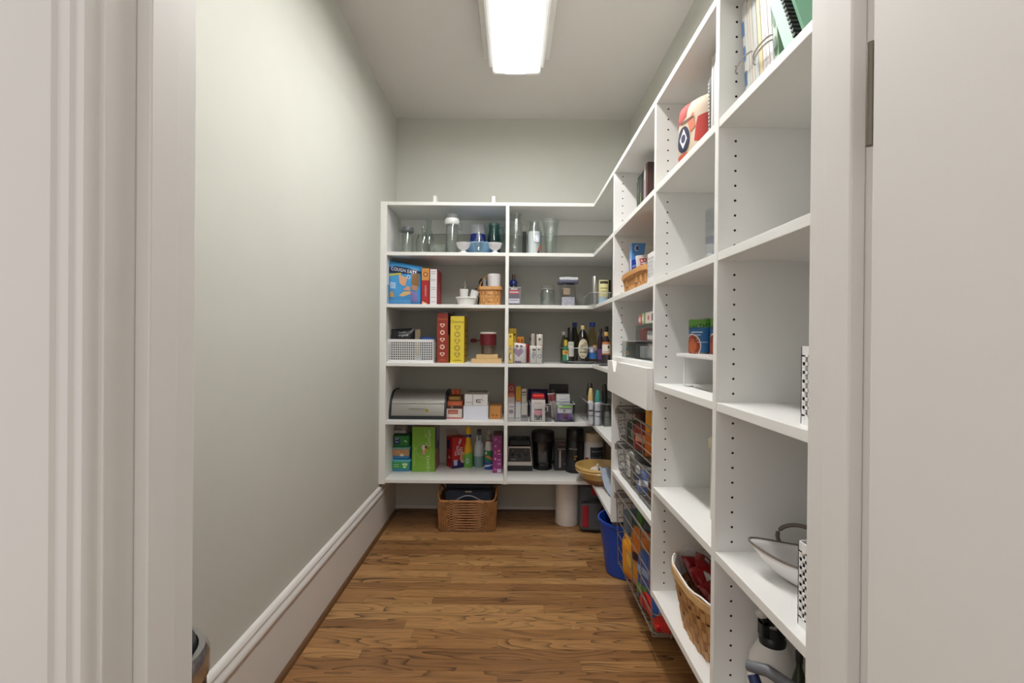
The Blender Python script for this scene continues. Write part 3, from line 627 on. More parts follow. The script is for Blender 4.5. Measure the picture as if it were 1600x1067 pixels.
def oats(name, label, a, b, t_, Yf, d, col, rc, title, tcol, side, rz=0):
    cx, w, h = fit(a, b, t_, Z3, Yf); r = w*.22
    items = [('t', title, .48, .88, w*.26, tcol)]
    for i, v in enumerate((.755, .61, .465, .32, .175)): items.append(('h' if i % 2 == 0 else 'o', .5, v-(0.0 if i % 2 else .0), r, r*.52, rc))
    items += [('r', .2, .85, .045, .052, tcol), ('r', .3, .75, .065, .070, tcol)]
    th = carton(name, label, a, b, t_, Z3, Yf, d, col, items, side, flap=(206, 208, 214), rz=rz)
    G().box(-w*.1, w*.45, -d*.3, d*.45, h, h+.006).ob('torn_top', mat((176, 180, 190), .4, bump=.5), th)
    return th
oats('cereal_box', 'brown red cereal box with a column of pale hearts and rings', 683, 700, 489, 2.76, .2, (150, 52, 40), (238, 200, 176), 'Cheerios', (206, 128, 60), [('r', 0, 1, 0, 1, (110, 48, 66)), ('r', 0, .4, .0, .56, (222, 166, 96))])
oats('cereal_box', 'yellow cereal box with a column of grey hearts and rings', 704, 725.5, 494, 2.75, .2, (226, 202, 62), (176, 156, 70), 'Cheerios', (92, 78, 40), [('r', 0, 1, 0, 1, (196, 160, 40))] + [('r', .15, .8, v, v+.05, (150, 104, 36)) for v in (.12, .25, .4, .55, .68)])
YW = mat((214, 180, 128), .5, var=.1, scale=20, stretch=(2, 30, 30))
xb = gx(760, 562, 2.74)
tag(G().box(gx(736, 562, 2.74), gx(784, 562, 2.74), 2.74, 2.96, Z3, Z3+.0235).ob('bamboo_board', YW, bev=.002), 'wide light bamboo board lying under the smaller board', 'board')
tag(G().box(gx(744, 556, 2.75), gx(778, 556, 2.75), 2.75, 2.93, Z3+.0235, Z3+.048).ob('bamboo_board', YW, bev=.002), 'smaller light bamboo board stacked under the red lidded canister', 'board')
t = turned('coffee_canister', 'clear canister with a dark red band and pale rim on bamboo boards', 'canister', 750, 776, 519, Z3+.048, 2.83, [(.82, 0), (.86, .03), (.9, .42)], clear((236, 232, 228), name='canister_clear', ior=1.6), [('band', [(.92, .4), (.97, .42), (.97, .92), (.94, .93)], mat((104, 26, 34), .3)), ('rim', [(.97, .92), (1, .94), (1, .98), (.95, 1)], mat((232, 224, 214), .4)), ('filter', [(.5, .02), (.5, .4)], mat((170, 164, 158), .6))])
t = thing('measuring_scoop', 'small red oval scoop with dark stem hung before the wall', 'scoop', (gx(740, 534, 3.04), 3.064, Z3+.125))
G().ball((0, -.012, 0), .022, sz=.6, sx=1, sy=.5).ob('scoop', mat((150, 52, 60), .4), t, True); G().tube([(.018, -.008, 0), (.045, -.006, .003)], .003, 6).ob('stem', DARK, t, True)
G().box(-.008, .008, -.009, .011, -.012, .012).ob('adhesive_mount', mat((150, 140, 130), .5), t)

# shelf 3 right: sachet bins, turntables
binrow(792, 823, 543, Z3, 2.725, .26, 'clear bin of yellow boxes and a heart pouch beside the divider')
binrow(827, 848, 543, Z3, 2.725, .26, 'narrow clear bin of pale sachets next to the heart pouch')
carton('tea_box', 'tall narrow yellow box at the front of the sachet bin', 793.5, 802, 521, Z3+.003, 2.735, .03, (226, 196, 70), [('e', .5, .9, .006, .007, (140, 120, 60)), ('r', .3, .7, .45, .6, (190, 160, 60)), ('e', .5, .22, .008, .022, (90, 60, 20)), ('e', .6, .22, .006, .017, (240, 226, 180))])
carton('tea_box', 'taller ochre yellow box behind the narrow yellow one', 795, 807, 513, Z3+.003, 2.83, .05, (200, 166, 40), [('r', .1, .9, .78, .86, (120, 90, 30))])
carton('tea_box', 'orange box behind the heart pouch', 808, 819, 526, Z3+.003, 2.83, .06, (216, 142, 42), [('r', .1, .35, .4, .9, (200, 70, 30)), ('r', .55, .85, .5, .9, (150, 90, 20))])
hb = bag('heart_pouch', 'white pouch printed with a mauve heart in the sachet bin', (gx(812.5, 555, 2.745), 2.765, Z3+.003), gx(822, 555, 2.745)-gx(803, 555, 2.745), gh(812, 537, 2.745, Z3), .035, (226, 218, 216), [('h', .36, .55, .028, .001, (160, 128, 160)), ('e', .25, .83, .009, .009, (106, 92, 96)), ('e', .6, .83, .009, .009, (110, 96, 100)), ('r', .06, .6, .02, .09, (140, 30, 100))], skew=.05)
bag('red_packet', 'red packet tucked behind the heart pouch', (gx(820, 545, 2.80), 2.815, Z3+.003), .045, .105, .02, (176, 40, 44))
for i, (a, b, tp, Y, col, lab, it) in enumerate(((830, 836, 522, 2.79, (190, 180, 166), 'tallest beige sachet in the narrow clear bin', []), (838, 848, 523, 2.78, (212, 206, 196), 'pale sachet with a dark dot in the narrow clear bin', [('e', .5, .82, .006, .007, (50, 46, 40)), ('r', .6, .95, .5, .62, (180, 110, 90))]),
        (828, 838, 541, 2.745, (222, 216, 206), 'cream sachet at the front of the narrow clear bin', [('r', .4, .9, .72, .82, (40, 34, 30)), ('e', .6, .45, .012, .02, (170, 168, 172))]), (838.5, 847, 541, 2.742, (226, 222, 214), 'white sachet with grey swirl at the front of its bin', [('r', .2, .6, .75, .82, (50, 44, 40)), ('o', .55, .4, .012, .007, (160, 156, 170))]), (827.5, 834, 528, 2.86, (150, 44, 48), 'red sachet with dark top at the back of the narrow bin', [('r', 0, 1, .86, 1, (50, 54, 48)), ('r', 0, 1, .62, .86, (140, 150, 150))]))):
    x0, x1 = gx(a, 550, Y), gx(b, 550, Y); bag('sachet', lab, ((x0+x1)/2, Y+.008, Z3+.003), x1-x0, gh((a+b)/2, tp, Y, Z3), .016, col, it, cat='sachet', group='sachets in the narrow bin')
# turntable
tx, ty, tr = gx(906, 563, 2.87), 2.875, .118
t = thing('turntable', 'round clear turntable of oil and vinegar bottles', 'turntable', (tx, ty, Z3))
G().lathe([(0, .0), (tr*.7, 0), (tr*.7, .006), (tr, .008), (tr, .014), (0, .014)], 48).ob('plate', mat((120, 122, 124), .2), t, True)
G().lathe([(tr-.002, .014), (tr, .014), (tr, .088), (tr-.002, .088)], 48).ob('rim_wall', ACRYL, t, True); G().tube([(tr*math.cos(2*PI*i/48), tr*math.sin(2*PI*i/48), .0885) for i in range(48)], .0022, 6, True).ob('rim', mat((180, 182, 184), .2), t, True)
TZ = Z3+.0142
def bottle(label, a, b, tp, Y, prof, m, parts, lab=(), z=TZ, band=(.1, .5), name='bottle', **k):
    t = turned(name, label, 'bottle', a, b, tp, z, Y, prof, m, parts, hollow=False, **k)
    if lab:
        R = (gx(b, tp, Y)-gx(a, tp, Y))/2*max(p[0] for p in prof); H = gh((a+b)/2, tp, Y, z); deco(t, SC(R, H*band[0], H*(band[1]-band[0])), wC(R), H*(band[1]-band[0]), lab)
    return t
DKG = mat((24, 20, 16), .12, coat=.5)
SH = [(.9, 0), (1, .03), (1, .6), (.75, .72), (.35, .84), (.33, .9)]
bottle('small green bottle with a yellow neck at the front of the turntable', 879, 889, 527, 2.80, [(.95, 0), (1, .03), (1, .48), (.55, .62), (.5, .66)], mat((50, 120, 84), .2), [('neck', [(.52, .64), (.55, .9)], mat((206, 176, 50), .4)), ('cap', [(.62, .9), (.62, .99), (.5, 1)], mat((36, 24, 20), .4))], [('r', 0, 1, 0, .5, (44, 130, 92)), ('r', 0, 1, .5, .9, (206, 168, 84)), ('e', .5, .7, .006, .008, (150, 60, 40)), ('r', .6, .8, 0, .5, (214, 214, 200))], band=(.05, .5))
bottle('clear bottle with a white cap at the left of the turntable', 876, 886, 518, 2.89, [(.95, 0), (1, .03), (1, .55), (.5, .8), (.45, .9)], clear((214, 208, 186), name='oil_glass'), [('cap', [(.6, .88), (.62, .98), (.5, 1)], mat((226, 220, 214), .4))])
bottle('tall black bottle with a white strip label on the turntable', 887, 898, 512, 2.81, [(.95, 0), (1, .02), (1, .98), (.9, 1)], mat((26, 26, 32), .3), [('cap', [(1.02, .62), (1.03, .63), (1.03, .985), (.9, 1.003)], mat((18, 18, 22), .35))], [('r', .1, .78, .0, 1, (214, 212, 206)), ('r', .3, .6, .74, .9, (170, 180, 150))], band=(.14, .58))
bottle('dark vinegar bottle with a large cream label at the turntable front', 901, 920, 508.5, 2.795, [(.92, 0), (1, .03), (1, .56), (.72, .76), (.3, .86), (.28, .9)], DKG, [('cap', [(.32, .885), (.32, .99), (.28, 1)], mat((214, 188, 130), .4))], [('e', .5, .5, .030, .055, (214, 204, 176)), ('p', [(.3, .62), (.7, .80), (.72, .78), (.32, .59)], (60, 52, 42)), ('p', [(.3, .54), (.72, .72), (.73, .70), (.32, .51)], (60, 52, 42)), ('r', .26, .74, .33, .37, (70, 72, 50)), ('p', [(.35, .2), (.65, .14), (.64, .12), (.36, .17)], (60, 52, 42))], band=(.04, .66))
bottle('clear oil bottle with a blue label and blue cap on the turntable', 917, 934, 503.5, 2.83, [(.92, 0), (1, .03), (1, .45), (.85, .6), (.42, .84), (.4, .88)], clear((240, 228, 196), name='oil_clear'), [('oil', [(.9, .01), (.92, .36)], clear((230, 196, 110), name='golden_oil')), ('cap', [(.5, .88), (.52, .99), (.46, 1)], mat((36, 62, 150), .35))], [('r', 0, 1, .0, .5, (50, 118, 200)), ('r', 0, 1, .5, 1, (150, 160, 200)), ('e', .4, .7, .009, .014, (230, 228, 236)), ('e', .7, .8, .008, .008, (214, 160, 130)), ('e', .62, 1.0, .011, .008, (236, 186, 110)), ('e', .72, .52, .010, .010, (40, 50, 60))], band=(.06, .38))
bottle('olive oil bottle with a blue cap behind the black bottle', 891, 905, 504, 2.93, [(.92, 0), (1, .03), (1, .5), (.42, .84), (.4, .88)], mat((70, 66, 26), .2), [('cap', [(.5, .88), (.54, .99), (.46, 1)], mat((36, 60, 140), .35))])
t2x, t2y, tr2 = .500, 2.60, .064
t = thing('turntable', 'small clear turntable of dark sauce bottles in the corner by the drawer', 'turntable', (t2x, t2y, Z3))
G().lathe([(0, 0), (tr2*.7, 0), (tr2*.7, .006), (tr2, .008), (tr2, .014), (0, .014)], 40).ob('plate', mat((110, 112, 116), .2), t, True)
G().lathe([(tr2-.002, .014), (tr2, .014), (tr2, .080), (tr2-.002, .080)], 40).ob('rim_wall', ACRYL, t, True)
bottle('sauce bottle with an orange and white label on the small turntable', 941, 954, 510, 2.565, [(.92, 0), (1, .03), (1, .55), (.5, .7), (.45, .78)], mat((40, 30, 34), .15), [('collar', [(.5, .74), (.56, .84), (.5, .85)], mat((190, 150, 84), .4)), ('cap', [(.5, .85), (.52, .99), (.44, 1)], mat((18, 20, 18), .4))], [('r', 0, 1, .8, 1, (196, 120, 70)), ('r', 0, 1, .12, .8, (230, 222, 210)), ('r', 0, 1, .0, .12, (200, 132, 84)), ('e', .65, .6, .006, .008, (70, 60, 30)), ('r', .2, .8, .2, .24, (150, 120, 80))], band=(.24, .58))
bottle('dark purple labelled bottle behind the orange labelled sauce', 934, 943, 513, 2.635, SH, mat((38, 22, 40), .15), [('cap', [(.5, .88), (.55, .99), (.5, 1)], mat((50, 34, 26), .4))], [('r', 0, 1, 0, 1, (92, 44, 110))], band=(.1, .4))

# ================================================================== shelf 2 left
Y = 2.79; x0, x1 = gx(608, 640, Y), gx(697, 640, Y); w = x1-x0; H = gh(650, 611, 2.86, Z2); D = .235
t = thing('bread_box', 'brushed stainless roll top bread box with black ends', 'bread box', ((x0+x1)/2, Y, Z2))
pr = [(.0, .0), (.0, .028)] + [(.004+.115*(1-math.cos(a)), .028+(H-.028)*math.sin(a)) for a in [PI/2*i/10 for i in range(1, 11)]] + [(D-.03, H), (D, H-.03), (D, 0)]
G().extr([p for p in pr][::-1], -w/2+.011, w/2-.011, 'x').ob('roll_top', STEEL, t, True)
pe = [(p[0]-.003 if p[0] < .1 else p[0]+.002, p[1]+(.004 if p[1] > .02 else 0)) for p in pr]
for s in (-1, 1): G().extr(pe[::-1], s*w/2-.0115*(s > 0), s*w/2+.0115*(s < 0), 'x').ob('end_cap', mat((30, 32, 36), .4), t, True)
G().box(-w/2+.006, w/2-.006, -.007, .0, 0, .020).ob('plinth', mat((30, 32, 36), .4), t, bev=.002)
G().box(-.05, .04, -.008, .006, .062, .069).ob('handle', mat((206, 204, 200), .25, .9), t, bev=.002)
G().box(-w/2+.011, w/2-.011, .0115, .018, .0875, .093).ob('seam', mat((222, 220, 216), .25, .8), t, bev=.002)
G().lathe([(0, 0), (.009, 0), (.009, .003), (0, .003)], 20).ob('badge', mat((180, 150, 50), .35, .7), t, True)
b_ = [o for o in t.children if o.name.startswith('badge')][0]; b_.rotation_euler = (PI/2, 0, 0); b_.location = (.052, .003, .050)
def stackbox(label, a, b, tp, bt, Yf, d, z, col, items=(), name='food_box', right=(), rz=0):
    cx, w, h = fit(a, b, tp, z, Yf); return carton(name, label, a, b, tp, z, Yf, d, col, items, right, rz=rz)
stackbox('white and red printed packet at the bottom of the snack stack', 697, 722, 639, 650, 2.82, .13, Z2, (216, 200, 190), [('r', .12, .75, .5, .92, (176, 90, 70)), ('r', .2, .7, .62, .72, (216, 150, 130)), ('r', 0, 1, 0, .14, (190, 110, 100)), ('r', .25, .7, .2, .4, (230, 214, 200))], 'snack_box')
z = Z2+gh(710, 639, 2.82, Z2)+.0005
stackbox('orange printed box in the middle of the snack stack', 699, 722.5, 627, 0, 2.83, .12, z, (186, 92, 52), [('r', .02, .98, 0, .4, (66, 48, 44)), ('e', .3, .2, .008, .008, (140, 110, 100)), ('r', .2, .8, .55, .75, (206, 110, 80))], 'snack_box')
z2 = z+gh(710, 627, 2.83, z)+.0005
stackbox('dark box with yellow lettering near the top of the snack stack', 700, 721, 619, 0, 2.835, .11, z2, (88, 50, 24), [('t', 'REESES', .5, .55, .022, (214, 186, 70), 0, .9)], 'snack_box')
z3 = z2+gh(710, 619, 2.835, z2)+.0005
bag('snack_packet', 'crumpled orange packet on top of the snack stack', (gx(712, 612, 2.88), 2.89, z3), .055, .034, .03, (176, 82, 40))
stackbox('plain white lower box in the stack beside the snacks', 724, 763, 634, 650, 2.80, .17, Z2, (216, 218, 228), name='white_box')
z = Z2+gh(743, 634, 2.80, Z2)+.0008
stackbox('white upper box with grey lines and a dark mark', 726, 762, 616.5, 0, 2.805, .16, z, (218, 216, 214), [('r', .33, .37, 0, 1, (160, 166, 166)), ('r', .05, .33, .28, .33, (140, 146, 146)), ('r', .5, .7, .48, .56, (60, 20, 24)), ('r', .52, .7, .28, .36, (60, 20, 24)), ('r', .5, .54, .3, .54, (60, 20, 24)), ('p', [(.7, .62), (.82, .4), (.84, .42), (.72, .66)], (140, 140, 136)), ('r', .78, .80, .7, 1, (190, 194, 196))], name='white_box')
z = z+gh(743, 616.5, 2.805, z)+.0008
tag(G().box(gx(728, 615, 2.83), gx(761, 615, 2.83), 2.83, 2.95, z, z+.008).ob('notebook', mat((120, 112, 96), .7), bev=.001), 'flat grey brown notepad on top of the white boxes', 'notepad')
stackbox('small kraft orange box between the white boxes and the divider', 764.5, 784, 634.5, 650, 2.82, .13, Z2, (190, 130, 66), [('r', .78, .82, .05, .95, (214, 158, 92)), ('r', .86, .96, .1, .9, (160, 100, 46)), ('e', .3, .3, .007, .007, (150, 92, 40)), ('e', .6, .3, .007, .007, (150, 92, 40))], name='kraft_box')

# ================================================================== shelf 2 right
for a, b, lab in ((791.5, 824.5, 'clear bin of slim tea boxes beside the divider'), (828, 861.5, 'middle clear bin holding the red lidded jar'), (866, 898.5, 'clear bin of sugar and a purple pouch next to the middle bin')): binrow(a, b, 631.5, Z2, 2.728, .30, lab)
ZZ = Z2+.003
carton('slim_box', 'slim box with a red top in the tea bin', 794, 804, 599, ZZ, 2.86, .04, (206, 192, 186), [('r', 0, 1, .62, 1, (150, 50, 46)), ('r', .15, .85, .7, .72, (220, 150, 130)), ('o', .5, .86, .012, .009, (214, 160, 140)), ('r', 0, 1, .6, .68, (206, 120, 80)), ('r', .2, .9, .3, .34, (150, 130, 130)), ('e', .5, .18, .014, .012, (120, 100, 100))])
carton('slim_box', 'slim box with a yellow top in the tea bin', 806, 814, 604, ZZ, 2.86, .04, (206, 200, 194), [('r', 0, 1, .62, 1, (200, 156, 30)), ('r', 0, 1, .54, .62, (216, 140, 60)), ('r', .2, .8, .52, .55, (150, 60, 40))])
carton('slim_box', 'slim pale box with grey bands in the tea bin', 815, 823, 607, ZZ, 2.86, .04, (200, 188, 174), [('r', .05, .95, .84, .9, (120, 118, 116)), ('r', .05, .95, .76, .8, (140, 136, 130)), ('r', 0, 1, 0, .1, (60, 56, 60))])
t = carton('square_jar', 'white square jar with a red lid and a heart cup print', 830.5, 852, 625, ZZ, 2.745, .075, (222, 212, 206), [('r', .2, .78, .06, .42, (50, 66, 66)), ('e', .5, .42, .024, .018, (214, 130, 146)), ('r', .2, .78, .52, .58, (60, 40, 46)), ('r', .2, .8, .86, .9, (200, 190, 186)), ('e', .3, .12, .005, .004, (210, 210, 206)), ('e', .68, .12, .005, .004, (210, 210, 206))], cat='jar', body='jar', rough=.3)
w = gx(852, 640, 2.745)-gx(830.5, 640, 2.745); H = gh(841, 625, 2.745, ZZ)
G().box(-w*.47, w*.47, -.034, .034, H, H+.008).ob('collar', mat((120, 70, 70), .3), t, bev=.003); G().box(-w*.46, w*.46, -.034, .034, H+.008, H+.030).ob('lid', mat((206, 30, 30), .25), t, bev=.006)
G().tube([(w/2, -.01, H*.68), (w/2+.014, -.01, H*.66), (w/2+.014, -.01, H*.44), (w/2, -.01, H*.40)], .004, 8).ob('handle', mat((222, 212, 206), .3), t, True)
bag('dark_pouch', 'dark purple pouch behind the red lidded jar', (gx(841, 620, 2.90), 2.91, ZZ), .115, gh(841, 608, 2.90, ZZ), .06, (46, 32, 78), [('r', .3, .9, .05, .3, (36, 24, 50))])
carton('black_box', 'black box at the back of the sugar bin', 859, 888, 601, ZZ, 2.94, .05, (34, 32, 32), [('r', .08, .26, .72, .84, (90, 88, 84)), ('r', .4, 1, .4, .62, (110, 84, 84))])
bag('red_pouch', 'faded red and white pouch between the black box and sugar box', (gx(866, 630, 2.84), 2.85, ZZ), .045, gh(862, 614, 2.84, ZZ), .03, (190, 176, 172), [('r', .0, 1, .7, .95, (150, 76, 78))], ry=-.12)
carton('sugar_box', 'white sugar box with blue script lettering', 869.5, 890.5, 616.5, ZZ, 2.80, .06, (224, 226, 224), [('t', 'Domino', .5, .70, .026, (36, 50, 110), .1, .8), ('p', [(.25, .8), (.9, .84), (.9, .83), (.25, .785)], (90, 120, 180))])
bag('fruit_pouch', 'purple pouch with green band at the front of the sugar bin', (gx(883, 645, 2.74), 2.765, ZZ), gx(896, 645, 2.74)-gx(870, 645, 2.74), gh(883, 631.5, 2.74, ZZ), .045, (76, 52, 116), [('r', .02, .98, .80, 1, (134, 190, 76)), ('r', .03, .97, .48, .80, (224, 222, 226)), ('r', .06, .9, .72, .77, (60, 60, 70)), ('e', .45, .62, .007, .007, (110, 130, 110)), ('r', .4, .6, .2, .5, (120, 60, 90)), ('e', .25, .25, .012, .016, (100, 76, 140)), ('e', .78, .25, .012, .016, (104, 78, 146)), ('r', .3, .6, .06, .1, (210, 200, 220))])
# corner bins with bottles
xa, xb = .372, .475
clearbin('acrylic_bin', 'long clear bin of white bottles with gold and teal tops in the corner', .4035, .475, 2.62, 2.98, Z2, .118, group='clear acrylic bins')
clearbin('acrylic_bin', 'clear bin of black topped bottles beside the upright', .482, .56, 2.60, 2.96, Z2, .118, group='clear acrylic bins')
def spray(label, x, y, z, r, H, col, capcol, cap2=None, name='spray_can', h=.62):
    t = thing(name, label, 'bottle', (x, y, z)); G().lathe([(0, 0), (r*.96, 0), (r, .004), (r, H*h), (r*.8, H*(h+.07)), (0, H*(h+.07))], 24).ob('body', mat(col, .3), t, True)
    G().lathe([(r*.9, H*(h+.02)), (r*.92, H*.78), (r*.6, H*.97), (r*.3, H), (0, H)], 24).ob('cap', mat(capcol, .35), t, True)
    deco(t, SC(r, H*.1, H*.45), wC(r), H*.45, [('r', .1, .8, .6, .68, (60, 60, 70)), ('r', .2, .9, .3, .36, (110, 110, 120))]); return t
spray('white bottle with a gold top in the corner bin', .421, 2.66, ZZ, .0155, .195, (214, 214, 222), (206, 180, 120))
spray('white bottle with a teal top in the corner bin', .457, 2.65, ZZ, .0155, .185, (214, 216, 224), (60, 140, 130))
spray('brown amber bottle behind the gold topped one', .432, 2.76, ZZ, .020, .215, (96, 62, 36), (30, 28, 24))
spray('black bottle with striped top beside the upright', .503, 2.70, ZZ, .017, .215, (40, 40, 42), (46, 46, 40))
spray('squat clear bottle in front of the black striped bottle', .51, 2.645, ZZ, .019, .11, (128, 130, 122), (60, 52, 50))

# ================================================================== shelf 1 left
def yb(px, py, z): return on(px, py, z)[1]
def tubbox(label, a, b, tp, bt, z, Yf, d, col, lidc, items=(), h=None):
    cx, w, _ = fit(a, b, tp, z, Yf); t = thing('lunch_tub', label, 'container', (cx, Yf+d/2, z), 0, 'stacked plastic containers'); n = 32
    R = lambda q, zz: [(*sq(2*PI*i/n, w/2*q, d/2*q, 6), zz) for i in range(n)]
    g = G(); P = [R(.86, 0), R(.92, .006), R(.97, h-.008)]
    for A, B in zip(P, P[1:]): g.add(A+B, [(i, (i+1) % n, n+(i+1) % n, n+i) for i in range(n)])
    g.add(P[0], [tuple(range(n))[::-1]]); g.add(P[-1], [tuple(range(n))]); g.ob('tub', mat(col, .3), t, True)
    g = G(); P = [R(1.0, h-.012), R(1.02, h-.010), R(1.02, h-.002), R(.98, h)]
    for A, B in zip(P, P[1:]): g.add(A+B, [(i, (i+1) % n, n+(i+1) % n, n+i) for i in range(n)])
    g.add(P[-1], [tuple(range(n))]); g.ob('lid', mat(lidc, .35), t, True)
    hh = h-.014
    deco(t, lambda u, v, o: (-w*.4+u*w*.8, -d/2*(.93+.04*v)-o-.001, .005+v*hh), w*.8, hh, items)
    return z+h
Yc = yb(626, 737, Z1)
z = tubbox('green and blue plastic tub at the bottom of the container stack', 609, 642, 717, 737, Z1, Yc, .13, (66, 150, 190), (96, 186, 206), [('r', 0, 1, .22, .95, (66, 160, 84)), ('r', .1, .4, .62, .66, (226, 240, 228)), ('r', .1, .4, .42, .46, (226, 240, 228)), ('r', .62, .92, .55, .8, (210, 232, 196)), ('e', .75, .4, .01, .006, (220, 236, 200))], h=.070)
z = tubbox('blue tub with tan filling in the middle of the container stack', 610, 641, 697, 717, z+.0003, Yc+.004, .125, (64, 136, 188), (120, 176, 170), [('r', -.05, 1.05, .28, .95, (190, 144, 104)), ('p', [(.15, .7), (.3, .8), (.6, .6), (.5, .5)], (214, 164, 110)), ('e', .6, .36, .012, .008, (230, 220, 206))], h=.072)
z = tubbox('green tub with a navy badge near the top of the stack', 611, 641, 679, 697, z+.0003, Yc+.006, .12, (40, 128, 60), (46, 120, 66), [('r', .05, .46, .22, 1.12, (30, 44, 96)), ('t', 'ZIP', .26, .85, .020, (230, 236, 240), .1), ('t', 'loc', .26, .5, .018, (230, 236, 240), .1), ('p', [(.7, .62), (.8, .66), (.94, .5), (.9, .46)], (230, 240, 230))], h=.066)
bag('grey_pouch', 'grey folded pouch lying on the container stack', (gx(625, 670, Yc+.06), Yc+.065, z), .10, .058, .06, (150, 140, 136), [('r', .1, .9, .2, .4, (214, 206, 214)), ('r', .1, .7, .55, .68, (110, 100, 96))])
Yg = yb(663, 737, Z1)
carton('pouch_box', 'large lime green box with white script standing on the lowest shelf', 644, 680, 667, Z1, Yg, .175, (128, 178, 56), [
    ('o', .50, .48, .045, .0425, (168, 208, 110)), ('p', [(.42, .52), (.44, .6), (.56, .6), (.58, .5), (.5, .46)], (222, 206, 206)), ('p', [(.44, .40), (.46, .47), (.58, .47), (.56, .38)], (222, 150, 140)), ('e', .6, .55, .006, .007, (50, 30, 40)), ('e', .67, .53, .006, .008, (206, 120, 40)), ('e', .65, .48, .008, .006, (220, 190, 50)),
    ('t', 'GoGo', .72, .75, .042, (206, 226, 160), PI/2, .9), ('t', 'squeez', .68, .18, .036, (206, 226, 170), PI/2, 1.0), ('r', .1, .13, .15, .6, (168, 208, 110)), ('r', .55, .57, .74, .96, (168, 208, 110)), ('p', [(.1, .44), (.1, .54), (.3, .5), (.14, .52)], (176, 214, 120))],
    [('r', 0, .3, .5, .98, (60, 66, 126)), ('r', .3, 1, .4, .98, (150, 140, 160)), ('r', 0, 1, 0, .4, (176, 132, 124)), ('e', .6, .52, .03, .03, (40, 32, 40))], top=(150, 112, 90))
Yr = yb(712, 733, Z1)-.01
carton('snack_carton', 'red box with white lettering and a navy foot, turned slightly', 700, 725, 684, Z1, Yr+.035, .085, (190, 34, 34), [('t', 'Slim', .34, .58, .046, (238, 226, 226), PI/2, .8), ('t', 'Jim', .58, .56, .046, (238, 226, 226), PI/2, .8), ('r', 0, 1, 0, .26, (38, 30, 92)), ('p', [(.4, .8), (.52, .97), (.62, .93), (.5, .78)], (226, 214, 218)), ('e', .7, .34, .016, .034, (222, 184, 150)), ('e', .72, .34, .008, .022, (190, 140, 100)), ('r', .1, .34, .1, .28, (196, 196, 226))],
    [], [('r', .1, .6, .6, .9, (34, 34, 84)), ('r', .1, .8, .1, .5, (170, 30, 36)), ('p', [(.3, .3), (.5, .42), (.7, .3)], (236, 180, 160))], rz=.55, flap=(176, 160, 150))
def trig(t, R, H, z, col, flip=1):
    g = G(); g.tube([(0, 0, z), (0, 0, z+.012)], R*.42, 12); g.box(-.012, .012, -.045, .022, z+.012, z+.034); g.box(-.006, .006, -.053, -.045, z+.017, z+.029)
    g.tube([(0, -.022, z+.012), (0, -.034, z-.006), (0, -.032, z-.026)], .0035, 8)
    g.ob('trigger_head', mat(col, .4), t, bev=.003)
Yq = yb(731, 731, Z1)+.03
R = (gx(739, 700, Yq)-gx(724, 700, Yq))/2; H = gh(731, 667, Yq, Z1)
t = thing('cleaner_bottle', 'yellow and green cleaner bottle with a blue neck ring', 'bottle', (gx(731.5, 700, Yq), Yq, Z1))
G().lathe([(0, 0), (R*.95, 0), (R, .006), (R, H*.30), (R*.95, H*.34), (0, H*.34)], 28).ob('body', mat((122, 190, 84), .3), t, True)
G().lathe([(R*.96, H*.335), (R*.85, H*.52), (R*.58, H*.6), (R*.52, H*.76), (0, H*.76)], 28).ob('shoulder', mat((236, 180, 30), .3), t, True)
G().lathe([(R*.60, H*.755), (R*.62, H*.76), (R*.62, H*.81), (R*.5, H*.815), (0, H*.815)], 24).ob('neck_ring', mat((30, 70, 150), .3), t, True)
G().lathe([(R*.5, H*.81), (R*.55, H*.9), (R*.52, H*.97), (R*.3, H), (0, H)], 24).ob('cap', mat((240, 188, 34), .3), t, True)
deco(t, SC(R, 0, H*.34), wC(R), H*.34, [('e', .48, .5, .010, .014, (206, 230, 216)), ('e', .48, .5, .006, .009, (90, 160, 150))])
deco(t, SC(R*1.0, H*.30, H*.12, 75), wC(R), H*.12, [('p', [(0.02, 0), (.98, 0), (.98, .9), (.5, .45)], (122, 190, 84))])
Yq = yb(748, 730, Z1)+.03; R = (gx(757, 710, Yq)-gx(740, 710, Yq))/2; H = gh(748, 668, Yq, Z1)
t = thing('spray_bottle', 'translucent spray bottle half full of teal liquid with dark trigger', 'spray bottle', (gx(748.5, 700, Yq), Yq, Z1))
G().lathe([(0, 0), (R*.95, 0), (R, .006), (R, H*.28), (0, H*.28)], 28).ob('liquid', mat((134, 168, 170), .25), t, True)
G().lathe([(R, H*.28), (R, H*.5), (R*.85, H*.58), (R*.5, H*.64), (R*.52, H*.74), (R*.6, H*.78), (R*.4, H*.82), (0, H*.82)], 28).ob('body', mat((206, 214, 220), .25), t, True)
trig(t, R, H, H*.80, (62, 56, 56))
Yq = yb(764, 734, Z1)+.028; R = (gx(771, 710, Yq)-gx(757.5, 710, Yq))/2; H = gh(764, 668, Yq, Z1)
t = thing('spray_bottle', 'white spray bottle with a green and blue label and grey trigger', 'spray bottle', (gx(764, 700, Yq), Yq, Z1))
G().lathe([(0, 0), (R*.95, 0), (R, .006), (R, H*.46), (R*.85, H*.58), (R*.62, H*.68), (0, H*.68)], 28).ob('body', mat((226, 224, 220), .3), t, True)
G().lathe([(R*.7, H*.675), (R*.72, H*.70), (0, H*.705)], 24).ob('collar', mat((150, 60, 60), .4), t, True); G().lathe([(R*.66, H*.70), (R*.7, H*.82), (R*.5, H*.86), (0, H*.86)], 24).ob('neck', mat((150, 146, 140), .4), t, True)
trig(t, R, H, H*.83, (170, 156, 138))
